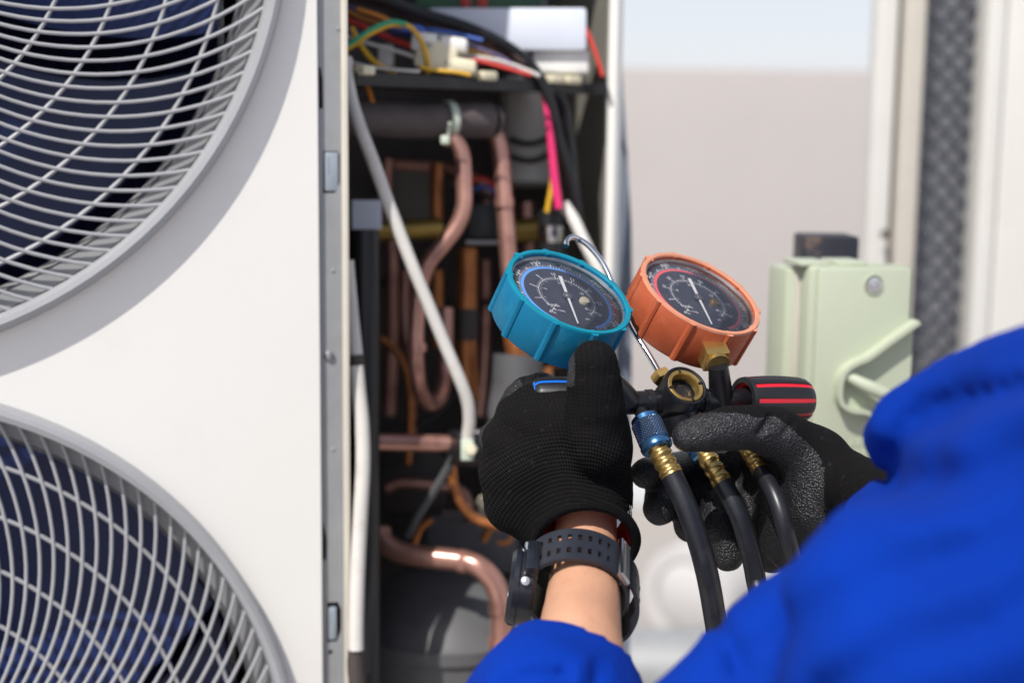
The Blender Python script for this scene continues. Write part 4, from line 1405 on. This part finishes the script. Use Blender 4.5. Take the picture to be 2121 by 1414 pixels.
# hook rod
hk = MB().tube([at(1374, 786, 0.806), at(1346, 738, 0.815), at(1308, 676, 0.825), at(1276, 606, 0.835), at(1250, 548, 0.842), at(1222, 512, 0.845), at(1200, 496, 0.845), at(1184, 491, 0.842), at(1174, 497, 0.838), at(1172, 510, 0.834)], pr(6.2, 0.82), segs=14, smooth=8)
P_(hk, 'hanging_hook', M['chrome'], mg)
hd = (at(1346, 738, 0.815) - at(1374, 786, 0.806)).normalized()
square_nut(at(1371, 781, 0.807) - hd * 0.002, hd, 0.0062, 0.005, 'brass', mg, 6)


def knob(base, ax, L, R, pad_m, stripe_m, label):
    ax = ax.normalized()
    a = ax.cross(cU).normalized()
    b_ = ax.cross(a)

    def br(t):
        return R * (0.94 + 0.06 * math.sin(math.pi * min(1, t * 1.1))) * (1.0 if t < 0.88 else 1 - 0.16 * ((t - 0.88) / 0.12) ** 2)
    ts = [i / 14 for i in range(15)]
    prof = [(R * 0.56, 0.012), (R * 0.60, 0.001), (R * 0.72, -0.0004)] + [(br(t) * 0.945, t * L) for t in ts] + [(R * 0.45, L * 1.02), (0.0001, L * 1.02)]
    kb = P_(MB().lathe(prof, base, a, b_, ax, 72), 'valve_knob', stripe_m, mg, label=label)
    npad = 9
    for k in range(npad):
        vs, fs = [], []
        na = 6
        for lay, sc in ((0, 0.93), (1, 1.0)):
            for i, t in enumerate(ts):
                tt = 0.0 + t * 0.985
                for j in range(na + 1):
                    w = 2 * math.pi / npad * 0.70
                    aa = 2 * math.pi * k / npad + w * (j / na - 0.5) + 0.32
                    rr_ = br(tt) * (sc if 0 < j < na else sc - 0.018 * lay) * (0.975 if lay and i in (0, 14) else 1)
                    vs.append(base + ax * (tt * L - (0.0008 if i == 0 else 0)) + (a * math.cos(aa) + b_ * math.sin(aa)) * rr_)
        m_ = len(ts) * (na + 1)
        for i in range(len(ts) - 1):
            for j in range(na):
                q = (i * (na + 1) + j, i * (na + 1) + j + 1, (i + 1) * (na + 1) + j + 1, (i + 1) * (na + 1) + j)
                fs.append(tuple(x + m_ for x in q))
        for j in range(na):
            for i in (0, len(ts) - 1):
                q = i * (na + 1) + j
                fs.append((q, q + 1, q + 1 + m_, q + m_))
        for i in range(len(ts) - 1):
            for j in (0, na):
                q = i * (na + 1) + j
                fs.append((q, q + na + 1, q + na + 1 + m_, q + m_))
        P_(MB().add(vs, fs), 'grip_pad', pad_m, kb, ang=40)
    P_(MB().lathe([(R * 0.72, -0.0012), (R * 0.93, -0.0012), (R * 0.96, 0.0008), (R * 0.90, 0.002), (R * 0.72, 0.002)], base, a, b_, ax, 60, close=True), 'knob_collar', pad_m, kb)


knob(at(1541, 829, 0.816), (cX * 0.90 + cF * 0.42 - cU * 0.015), 0.043, pr(51, 0.825), M['black'], M['red'], 'black hand valve knob with red stripes')
knob(at(1215, 834, 0.792), (-cX * 0.97 - cF * 0.05 + cU * 0.03), 0.030, pr(53, 0.80), M['black'], M['blueplastic'], 'black hand valve knob with blue stripes')

# ================================================================== HOSES
HG = 'charging hoses hanging from the manifold'


def ferrule(mb, p, q, r):
    ax = (q - p)
    L = ax.length
    ax.normalize()
    a = ax.cross(cF).normalized()
    prof = []
    n = 26
    for i in range(n + 1):
        t = i / n
        w = math.cos(2 * math.pi * 3.5 * t)
        prof.append((r * (0.93 + 0.07 * w if 0.06 < t < 0.94 else 0.97), L * t))
    prof = [(0.0001, 0)] + prof + [(0.0001, L)]
    mb.lathe(prof, p, a, ax.cross(a), ax, 32)
    for k in range(14):
        for row in (0.28, 0.57, 0.85):
            aa = 2 * math.pi * k / 14
            d = a * math.cos(aa) + ax.cross(a) * math.sin(aa)
            mb.box(p + ax * L * row + d * r * 0.885, ax.cross(d) * r * 0.15, ax * L * 0.022, d * r * 0.06, mi=1)


def hose(label, top, nip, coup, fer, pts, rh_, rc_, floor_pt):
    th = thing('charging_hose', label, 'hose', top, HG)
    ax = (coup[1] - coup[0]).normalized()
    L = (coup[1] - coup[0]).length
    a = ax.cross(cF).normalized()
    c2 = ax.cross(a)
    P_(MB().tube([top, nip], rc_ * 0.45, segs=18, smooth=1), 'nipple', M['blackmetal'], th)
    cp = P_(MB().lathe([(0.0001, 0), (rc_ * 0.80, 0.0), (rc_ * 0.90, 0.0008), (rc_ * 0.93, 0.0035)], coup[0], a, c2, ax, 40).lathe([(rc_ * 0.93, L * 0.74), (rc_ * 0.95, L * 0.78), (rc_ * 1.04, L * 0.86), (rc_ * 1.0, L * 0.95), (rc_ * 0.86, L), (0.0001, L)], coup[0], a, c2, ax, 40), 'coupling', M['blueanod'], th)
    P_(MB().lathe([(rc_ * 0.93, 0.0034), (rc_, 0.0040), (rc_, L * 0.74), (rc_ * 0.94, L * 0.745)], coup[0], a, c2, ax, 60), 'knurled_grip', M['knurl'], cp)
    mb = MB()
    ferrule(mb, fer[0], fer[1], rh_ * 1.05)
    P_(mb, 'brass_ferrule', [M['brass'], M['black']], th)
    P_(MB().tube([fer[1] - (fer[1] - fer[0]).normalized() * 0.002] + pts + floor_pt, rh_, segs=24, smooth=10), 'hose_tube', M['hose'], th)
    return th


dh = 0.775
hose('black charging hose with knurled blue coupling beside the left glove', at(1322, 838, 0.80), at(1333, 866, 0.79), (at(1334, 864, 0.788), at(1363, 932, 0.777)), (at(1361, 926, 0.778), at(1392, 984, 0.772)),
     [at(1420, 1045, 0.768), at(1445, 1115, 0.766), at(1464, 1185, 0.766), at(1478, 1260, 0.77), at(1488, 1340, 0.78)], pr(23.5, dh), pr(33, 0.785), [at(1500, 1560, 0.85), at(1540, 2100, 0.98), at(1700, 2700, 1.05)])
hose('middle black charging hose, its brass ferrule just under the gloved thumb', at(1415, 862, 0.81), at(1425, 885, 0.805), (at(1425, 884, 0.805), at(1462, 945, 0.797)), (at(1458, 936, 0.795), at(1497, 1001, 0.786)),
     [at(1528, 1060, 0.782), at(1550, 1125, 0.782), at(1565, 1195, 0.785), at(1574, 1270, 0.79)], pr(21.5, dh), pr(30, 0.79), [at(1580, 1540, 0.88), at(1620, 2050, 1.0), at(1760, 2600, 1.07)])
hose('black charging hose lying in the gloved palm, closest to the blue sleeve', at(1515, 858, 0.815), at(1520, 880, 0.812), (at(1521, 880, 0.812), at(1552, 925, 0.808)), (at(1545, 925, 0.800), at(1576, 976, 0.783)),
     [at(1604, 1025, 0.770), at(1624, 1085, 0.764), at(1638, 1145, 0.768), at(1648, 1220, 0.785)], pr(18, 0.79), pr(26, 0.8), [at(1665, 1500, 0.9), at(1700, 2000, 1.02), at(1850, 2500, 1.1)])

# ================================================================== PERSON
EL_L, SH_L = cv(0.045, 0.305, 0.565), cv(0.22, 0.31, 0.28)
EL_R, SH_R = at(1905, 1330, 0.50), cv(0.42, -0.02, 0.33)
HIP = cv(0.66, 0.52, 0.08)
CHEST = cv(0.36, 0.20, 0.26)
NECK = cv(0.40, -0.02, 0.22)
HEAD = cv(0.44, -0.17, 0.20)
per = thing('person', 'worker in a royal blue jacket and black gloves holding the manifold gauge', 'person', Vector((HIP.x, HIP.y, 0)))

wristL = [(1215, 1040, 0.787, 64), (1212, 1110, 0.772, 66), (1212, 1180, 0.752, 71), (1206, 1260, 0.728, 80), (1199, 1330, 0.705, 90)]
wristR = [(1700, 985, 0.795, 44), (1790, 1030, 0.765, 46)]
body_pr = [ch(*wristL) + ((EL_L, 0.036), (SH_L, 0.05)), ch(*wristR) + ((at(1880, 1120, 0.68), 0.023), (EL_R, 0.034), (SH_R, 0.055)),
           ((SH_L, 0.05), (CHEST, 0.085), (SH_R, 0.055)), ((CHEST, 0.10), (HIP, 0.12)), ((CHEST, 0.07), (NECK, 0.052), (HEAD, 0.07)),
           ((HEAD + Z * 0.03, 0.088), (HEAD - Z * 0.02, 0.072)), ((HEAD + Vector((-0.03, 0.065, -0.075)), 0.03), (HEAD, 0.06)),
           ((HEAD + Vector((-0.035, 0.09, -0.01)), 0.008), (HEAD + Vector((-0.05, 0.102, -0.035)), 0.012)),
           ((HEAD + Vector((0.082, 0.0, 0.0)), 0.012), (HEAD + Vector((0.084, -0.006, -0.03)), 0.009)), ((HEAD + Vector((-0.082, 0.0, 0.0)), 0.012), (HEAD + Vector((-0.084, -0.006, -0.03)), 0.009))]
bp_ = sdf_mesh(body_pr, 0.0045, k=0.02, pad=0.02)
sdf_part('body', bp_, M['skin'], per)
hp = sdf_mesh([((HEAD + Z * 0.045 - Vector((0, 0.012, 0)), 0.088), (HEAD + Vector((0, -0.03, 0.0)), 0.078), (HEAD + Vector((0, -0.045, -0.05)), 0.05))], 0.005, k=0.01)
sdf_part('hair', hp, M['hair'], per)


# ---- jacket (one garment: torso and both sleeves)
CREASES = [([(1842, 1000), (1850, 930), (1872, 880), (1920, 846), (2000, 822), (2140, 800)], 20, 0.0035),
           ([(1800, 975), (1900, 1005), (2010, 1000), (2160, 940)], 44, 0.006), ([(1490, 1290), (1515, 1340), (1535, 1390)], 18, 0.004), ([(1540, 1400), (1650, 1300), (1800, 1230), (2000, 1160), (2160, 1060)], 50, 0.005),
           ([(1720, 1430), (1850, 1330), (2050, 1280), (2160, 1200)], 46, 0.005), ([(1240, 1385), (1230, 1420), (1200, 1460)], 15, 0.0035), ([(1050, 1424), (1110, 1400), (1170, 1398)], 18, 0.004)]


def jfold(V, X, Y, Z_):
    """soft folds: grooves pressed into the cloth, plus slow waves round the sleeves"""
    rx, ry, rz = X - nC[0], Y - nC[1], Z_ - nC[2]
    d = np.maximum(rx * nF[0] + ry * nF[1] + rz * nF[2], 0.05)
    px = (CX + FPX * (rx * nX[0] + ry * nX[1] + rz * nX[2]) / d).astype(np.float32)
    py = (CY - FPX * (rx * nU[0] + ry * nU[1] + rz * nU[2]) / d).astype(np.float32)
    near = (V > -0.03) & (V < 0.045) & (px > 700) & (px < 2700) & (py > 400) & (py < 1900) & (d > 0.3)
    qx, qy = px[near], py[near]
    add = np.zeros(len(qx), np.float32)
    for pts, sg, amp in CREASES:
        best = np.full(len(qx), 1e9, np.float32)
        for (x0, y0), (x1, y1) in zip(pts[:-1], pts[1:]):
            dx, dy = x1 - x0, y1 - y0
            t = np.clip(((qx - x0) * dx + (qy - y0) * dy) / (dx * dx + dy * dy), 0, 1)
            best = np.minimum(best, (qx - x0 - t * dx) ** 2 + (qy - y0 - t * dy) ** 2)
        r_ = np.sqrt(best) / sg
        add += amp * (np.exp(-r_ ** 2) - 0.45 * np.exp(-((r_ - 2.0) / 0.9) ** 2))
    V = V.copy()
    V[near] += add
    a = np.sin(X * 60 + Z_ * 60 + 1.5 * np.sin(Y * 30)) * 0.0012
    b = np.sin(Z_ * 90 - Y * 50 + 2 * np.sin(X * 40)) * 0.0007
    return V + a + b


jk = [ch((1207, 1342, 0.70, 103), (1214, 1420, 0.68, 118)) + ((EL_L, 0.056),),
      ch((1200, 1335, 0.702, 108), (1165, 1385, 0.69, 112), (1120, 1480, 0.655, 165)) + ((EL_L, 0.056), (SH_L, 0.068)),
      ch((1196, 1345, 0.70, 100), (1165, 1385, 0.69, 112), (1090, 1470, 0.67, 130)),
      # right sleeve: forearm, bunched elbow, upper arm
      ch((1876, 1064, 0.70, 108), (1882, 1160, 0.67, 152), (1872, 1350, 0.56, 245)) + ((EL_R, 0.050), (SH_R, 0.082)),
      ch((1890, 1020, 0.68, 92), (1980, 1080, 0.62, 175), (2150, 1120, 0.52, 290), (2450, 1050, 0.44, 340)),
      ch((1480, 1545, 0.57, 172), (1672, 1390, 0.58, 186), (1880, 1280, 0.58, 186)), ch((1856, 945, 0.655, 62), (1905, 960, 0.635, 92)),
      ch((1866, 900, 0.64, 62), (1892, 868, 0.62, 78), (1990, 826, 0.60, 102), (2140, 820, 0.55, 140), (2400, 780, 0.48, 205)),
      ((SH_L, 0.07), (CHEST, 0.105), (SH_R, 0.085)), ((CHEST, 0.125), (HIP, 0.14)), ((CHEST, 0.09), (NECK, 0.066))]


def wrist_cut(p, q, r, n_in=0.03):
    """removes a bore of radius r along p->q"""
    p_, q_ = np.array(p), np.array(q)
    ba = q_ - p_
    L2 = float(ba @ ba)

    def f(X, Y, Z_):
        t = np.clip(((X - p_[0]) * ba[0] + (Y - p_[1]) * ba[1] + (Z_ - p_[2]) * ba[2]) / L2, 0, 1)
        return np.sqrt((X - p_[0] - ba[0] * t) ** 2 + (Y - p_[1] - ba[1] * t) ** 2 + (Z_ - p_[2] - ba[2] * t) ** 2) - r
    return f


def plane_cut(p, n):
    p_, n_ = np.array(p), np.array(n)

    def f(X, Y, Z_):
        return -((X - p_[0]) * n_[0] + (Y - p_[1]) * n_[1] + (Z_ - p_[2]) * n_[2])
    return f


axL = (at(1199, 1330, 0.705) - at(1212, 1110, 0.772)).normalized()
crease = wrist_cut(at(1870, 985, 0.56), at(2010, 905, 0.53), 0.006)
_pc = plane_cut(at(1210, 1384, 0.686), -np.array(axL) * 1.0 + np.array(cX) * 0.25)
_pq = at(1205, 1290, 0.70)


def sleeve_cut(X, Y, Z_):
    return np.maximum(_pc(X, Y, Z_), np.sqrt((X - _pq.x) ** 2 + (Y - _pq.y) ** 2 + (Z_ - _pq.z) ** 2) - 0.085)


jp = sdf_mesh(jk, 0.0045, k=0.014, pad=0.02, post=jfold,
              cuts=[sleeve_cut, wrist_cut(at(1207, 1240, 0.735), at(1190, 1400, 0.69), pr(87, 0.70)), wrist_cut(at(1700, 985, 0.79), at(1830, 1050, 0.735), pr(72, 0.75))])
sdf_part('jacket', jp, M['jacket'], per)
tp = sdf_mesh([((HIP, 0.145), (HIP + Vector((0.10, 0.30, -0.18)), 0.085), (HIP + Vector((0.12, 0.10, -HIP.z + 0.10)), 0.06)),
               ((HIP, 0.145), (HIP + Vector((0.12, -0.05, -0.30)), 0.09), (HIP + Vector((0.20, -0.22, -HIP.z + 0.10)), 0.06))], 0.009, k=0.03)
sdf_part('trousers', tp, M['trousers'], per)
for dx, dy in ((0.12, 0.10), (0.20, -0.22)):
    q = Vector((HIP.x + dx, HIP.y + dy, 0))
    bp2 = sdf_mesh([((q + Vector((0, -0.02, 0.12)), 0.055), (q + Vector((0, -0.02, 0.05)), 0.05), (q + Vector((0, 0.16, 0.042)), 0.042))], 0.007, k=0.02, cuts=[plane_cut(q + Vector((0, 0, 0.001)), (0, 0, 1))])
    sdf_part('boot', bp2, M['black'], per)

# ---- left glove (back of the hand towards the camera)
lg = [ch((1208, 1085, 0.775, 92), (1222, 990, 0.782, 88), (1232, 900, 0.775, 70)),
      ch((1190, 1070, 0.78, 84), (1115, 985, 0.79, 104), (1108, 915, 0.797, 88)),
      ch((1150, 1085, 0.785, 70), (1095, 1030, 0.795, 88), (1085, 960, 0.80, 86)),
      ch((1160, 930, 0.79, 92), (1200, 1000, 0.785, 96)),
      ch((1232, 920, 0.772, 74), (1236, 840, 0.755, 62), (1230, 790, 0.750, 56), (1229, 755, 0.748, 51)),
      ch((1170, 866, 0.782, 62), (1105, 856, 0.792, 60)),
      ch((1080, 872, 0.783, 40), (1100, 872, 0.781, 40)), ch((1045, 918, 0.786, 40), (1058, 930, 0.783, 38)), ch((1036, 985, 0.788, 42), (1050, 990, 0.785, 40)), ch((1047, 1046, 0.788, 38), (1062, 1046, 0.786, 36)),
      ch((1236, 905, 0.757, 52), (1242, 930, 0.757, 54)),
      # fingers: knuckle, middle joint, tip
      ch((1090, 872, 0.798, 52), (1062, 852, 0.832, 36), (1085, 812, 0.842, 33), (1128, 800, 0.832, 31)),
      ch((1058, 915, 0.802, 52), (1030, 905, 0.845, 38), (1070, 868, 0.868, 35), (1140, 850, 0.862, 32)),
      ch((1050, 978, 0.802, 54), (1032, 975, 0.848, 38), (1075, 940, 0.875, 34), (1150, 915, 0.868, 32)),
      ch((1062, 1042, 0.798, 50), (1055, 1045, 0.838, 34), (1095, 1010, 0.862, 31), (1155, 985, 0.858, 29))]
hemL = at(1214, 1122, 0.763)
axc = (at(1208, 1200, 0.742) - at(1216, 1040, 0.79)).normalized()
lg.append(((at(1206, 1040, 0.787), pr(92, 0.78)), (hemL + axc * 0.014, pr(110, 0.763))))
lgp = sdf_mesh(lg, 0.00135, k=0.007, pad=0.01,
               post=lambda V, X, Y, Z_: lump(lump(V, X, Y, Z_, 0.0007, 120), X, Y, Z_, 0.0003, 330, 2.0),
               cuts=[plane_cut(hemL, np.array(axc)),
                     wrist_cut(hemL - axc * 0.022, hemL + axc * 0.02, pr(95, 0.763))])


def coat_left(c):
    px, py, d = topx(c)
    return ((d > 0.826) | ((px < 1190) & (py < 800) & (px > 1165)) | ((px < 1165) & (py < 806) & (d > 0.8))).astype(int)


rib_dir = np.array((at(1235, 760, 0.78) - at(1200, 1090, 0.78)).normalized())
acr = np.array((cX * 0.97 + cU * 0.1).normalized())
knitL = knit_mat('black_glove_knit', rib_dir, acr, at(1235, 1150, 0.775) - LOC['person'], 0.00175)
glL = sdf_part('glove', lgp, [knitL, M['coating']], per, coat_left, label='black knit glove seen from the back of the hand')
aa_ = axc.cross(cX).normalized()
P_(MB().lathe([(pr(94.5, 0.763), 0.0006), (pr(93.5, 0.763), 0.0004), (pr(84, 0.763), -0.012), (pr(74, 0.763), -0.020)], hemL - axc * 0.0012, cX, aa_, axc, 60), 'cuff_lining', M['lining'], glL)
P_(MB().lathe([(pr(103, 0.763) + 0.0029 * math.cos(t), 0.0030 * math.sin(t)) for t in [2 * math.pi * i / 10 for i in range(10)]], hemL, cX, aa_, axc, 60, close=True), 'cuff_hem', knitL, glL)

# ---- right glove (palm towards the camera, fingers curled under the hoses)
rg = [ch((1424, 903, 0.758, 33), (1462, 895, 0.759, 41), (1505, 886, 0.762, 46), (1560, 886, 0.768, 48), (1612, 900, 0.775, 55), (1680, 945, 0.788, 66)),
      ch((1640, 930, 0.80, 62), (1650, 1010, 0.815, 68), (1625, 1085, 0.83, 66), (1600, 1130, 0.835, 56)),
      ch((1690, 958, 0.782, 66), (1690, 1050, 0.785, 70), (1655, 1125, 0.805, 66)), ch((1640, 1000, 0.80, 66), (1625, 1100, 0.812, 62)),
      ch((1600, 930, 0.835, 55), (1600, 1100, 0.845, 55)),
      ch((1695, 965, 0.79, 68), (1760, 1005, 0.772, 68), (1830, 1040, 0.74, 74), (1920, 1090, 0.695, 84)),
      # index, middle, ring, little finger
      ch((1600, 945, 0.845, 46), (1500, 955, 0.862, 40), (1415, 968, 0.85, 36), (1362, 975, 0.825, 34), (1338, 980, 0.812, 32)),
      ch((1600, 1010, 0.85, 46), (1490, 1020, 0.865, 41), (1410, 1035, 0.848, 39), (1370, 1035, 0.822, 37), (1366, 1052, 0.815, 36)),
      ch((1605, 1070, 0.85, 44), (1510, 1065, 0.862, 39), (1445, 1085, 0.845, 36), (1426, 1090, 0.822, 32)),
      ch((1610, 1110, 0.845, 42), (1540, 1060, 0.845, 36), (1485, 1045, 0.825, 33), (1490, 1100, 0.812, 33), (1508, 1150, 0.812, 33))]
rgp = sdf_mesh(rg, 0.00135, k=0.006, pad=0.01, post=lambda V, X, Y, Z_: lump(V, X, Y, Z_, 0.0004, 170),
               cuts=[wrist_cut(at(1612, 846, 0.762), at(1574, 900, 0.754), 0.0030), wrist_cut(at(1650, 868, 0.765), at(1618, 905, 0.757), 0.0022)])


def coat_right(c):
    px, py, d = topx(c)
    bx = [1300, 1400, 1440, 1480, 1535, 1575, 1606, 1637, 1671, 1698, 1706, 1720, 1900]
    by = [800, 850, 856, 853, 856, 865, 862, 885, 916, 946, 970, 1080, 1300]
    line = np.interp(px, bx, by)
    coated = (py > line) & (px < 1708) & ~((d > 0.868))
    return coated.astype(int)


knitR = knit_mat('black_glove_knit_fine', np.array((cX * 0.9 - cU * 0.4).normalized()), np.array((cX * 0.4 + cU * 0.9).normalized()), at(1900, 1080, 0.75) - LOC['person'], 0.0014, 0.5, 0.6)
sdf_part('glove', rgp, [knitR, M['coating']], per, coat_right, label='black glove with crinkled rubber palm facing the camera')

# ================================================================== WRISTWATCH
ww = thing('wristwatch', 'chunky dark digital watch with perforated strap worn loosely on the left wrist', 'watch', at(1200, 1190, 0.75))
wC = at(1193, 1203, 0.748)
wA = axL
e1 = (cX - wA * cX.dot(wA)).normalized()
e2 = wA.cross(e1).normalized()
if e2.dot(cU) < 0:
    e2 = -e2
wr = pr(107, 0.748)
BW = 0.0235


def wp(deg, r=wr, al=0.0):
    a = rad(deg)
    return wC + (e1 * math.cos(a) + e2 * math.sin(a) * 0.93) * r + wA * al


def band_with_holes(a0, a1, n, holes_at):
    """curved band with square through holes in two rows"""
    mb = MB()
    rows = [-0.5, -0.30, -0.12, 0.12, 0.30, 0.5]
    cols = [a0 + (a1 - a0) * i / n for i in range(n + 1)]
    vs, fs = [], []
    th_ = 0.0011
    for a in cols:
        for r_ in rows:
            for rr_ in (wr - th_, wr + th_):
                vs.append(wp(a, rr_, r_ * BW))
    nr_ = len(rows)

    def vid(i, j, s):
        return (i * nr_ + j) * 2 + s
    solid = {}
    for i in range(n):
        for j in range(nr_ - 1):
            solid[i, j] = not (j in (1, 3) and i in holes_at)
    for i in range(n):
        for j in range(nr_ - 1):
            if not solid[i, j]:
                continue
            fs.append((vid(i, j, 1), vid(i + 1, j, 1), vid(i + 1, j + 1, 1), vid(i, j + 1, 1)))
            fs.append((vid(i, j, 0), vid(i, j + 1, 0), vid(i + 1, j + 1, 0), vid(i + 1, j, 0)))
            for di, dj, e in ((-1, 0, ((i, j), (i, j + 1))), (1, 0, ((i + 1, j), (i + 1, j + 1))), (0, -1, ((i, j), (i + 1, j))), (0, 1, ((i, j + 1), (i + 1, j + 1)))):
                if not solid.get((i + di, j + dj), False):
                    (i1, j1), (i2, j2) = e
                    fs.append((vid(i1, j1, 0), vid(i2, j2, 0), vid(i2, j2, 1), vid(i1, j1, 1)))
    return mb.add(vs, fs)


n_c = 60
P_(band_with_holes(167, 34, n_c, {i for i in range(9, 54) if i % 5 in (0, 1)}), 'strap', M['strap'], ww, ang=50)
# far side of the strap and the loose tail that bows out beside the wrist
P_(MB().strip([wp(34), wp(14, wr * 1.0), wp(0, wr * 1.0), wp(-20, wr * 1.02), wp(-50, wr * 1.0), wp(-90, wr * 0.98), wp(-130, wr), wp(-165, wr)], wA, BW, 0.0022, smooth=6), 'strap', M['strap'], ww)
tail = P_(MB().strip([wp(38, wr * 1.03, 0.0), wp(22, wr * 1.07, 0.0), wp(4, wr * 1.16, 0.002), wp(-16, wr * 1.24, 0.006), wp(-38, wr * 1.26, 0.010), wp(-58, wr * 1.17, 0.012), wp(-72, wr * 1.05, 0.012)], wA, BW * 0.86, 0.0021, smooth=6), 'strap_tail', M['strap'], ww)
for k, dg in enumerate((8, -6, -20, -34, -48)):
    for al in (-0.004, 0.005):
        rr_ = wr * np.interp(dg, [-58, -38, -16, 4, 20], [1.17, 1.26, 1.24, 1.16, 1.05])
        a2 = np.interp(dg, [-58, -38, -16, 4, 20], [0.012, 0.010, 0.006, 0.002, 0.0])
        p = wp(dg, float(rr_) + 0.0010, float(a2) + al)
        P_(MB().box(p, (p - wC).normalized() * 0.0003, wA * 0.0014, wA.cross((p - wC).normalized()) * 0.0011), 'strap_stud', M['watchcase'], tail)
bk_ = MB()
bp0 = wp(33, wr + 0.0025)
rdv = (bp0 - wC).normalized()
tg = wA.cross(rdv).normalized()
bk_.tube([bp0 - wA * BW * 0.56 - tg * 0.003, bp0 - wA * BW * 0.56 + tg * 0.004, bp0 + wA * BW * 0.56 + tg * 0.004, bp0 + wA * BW * 0.56 - tg * 0.003], 0.0016, segs=10, smooth=1)
P_(bk_, 'buckle', M['chrome'], ww)
bk2 = MB().strip([bp0 - wA * BW * 0.54 + rdv * 0.0012, bp0 + wA * BW * 0.54 + rdv * 0.0012], tg, 0.0042, 0.0014, smooth=1)
P_(bk2, 'buckle_plate', M['steel'], ww)
cC = wp(185, wr + 0.0005, 0.004)
cN = -(e1 * 0.99 + e2 * -0.10).normalized()
ca = wA
cb_ = cN.cross(ca).normalized()
rcase = 0.0202
case = P_(MB().lathe([(0.0001, -0.006), (rcase * 0.9, -0.006), (rcase, -0.004), (rcase, 0.002), (rcase * 1.03, 0.003), (rcase * 1.03, 0.0055), (rcase * 0.92, 0.0075), (rcase * 0.82, 0.0075), (rcase * 0.80, 0.006), (0.0001, 0.006)], cC, ca, cb_, cN, 28), 'watch_case', M['watchcase'], ww, ang=25)
P_(MB().lathe([(0.0001, 0.0064), (rcase * 0.79, 0.0064)], cC, ca, cb_, cN, 28), 'watch_glass', M['black'], case)
for s1, s2 in ((1, 0.75), (1, -0.75), (-1, 0.75), (-1, -0.75)):
    a_ = (ca * s1 * 0.62 + cb_ * s2).normalized()
    P_(MB().lathe([(0.0001, 0.0035), (0.0022, 0.0032), (0.0025, 0.0), (0.0025, -0.002)], cC + a_ * rcase * 1.0 - cN * 0.0005, cN, a_.cross(cN), a_, 14), 'push_button', M['chrome'] if (s1 < 0 and s2 > 0) else M['steel'], case)
for s_2 in (1, -1):
    P_(MB().box(cC + cb_ * s_2 * rcase * 0.93 - cN * 0.003, ca * BW * 0.46, cb_ * 0.005, cN * 0.0035, bev=0.0012), 'strap_lug', M['watchcase'], case)
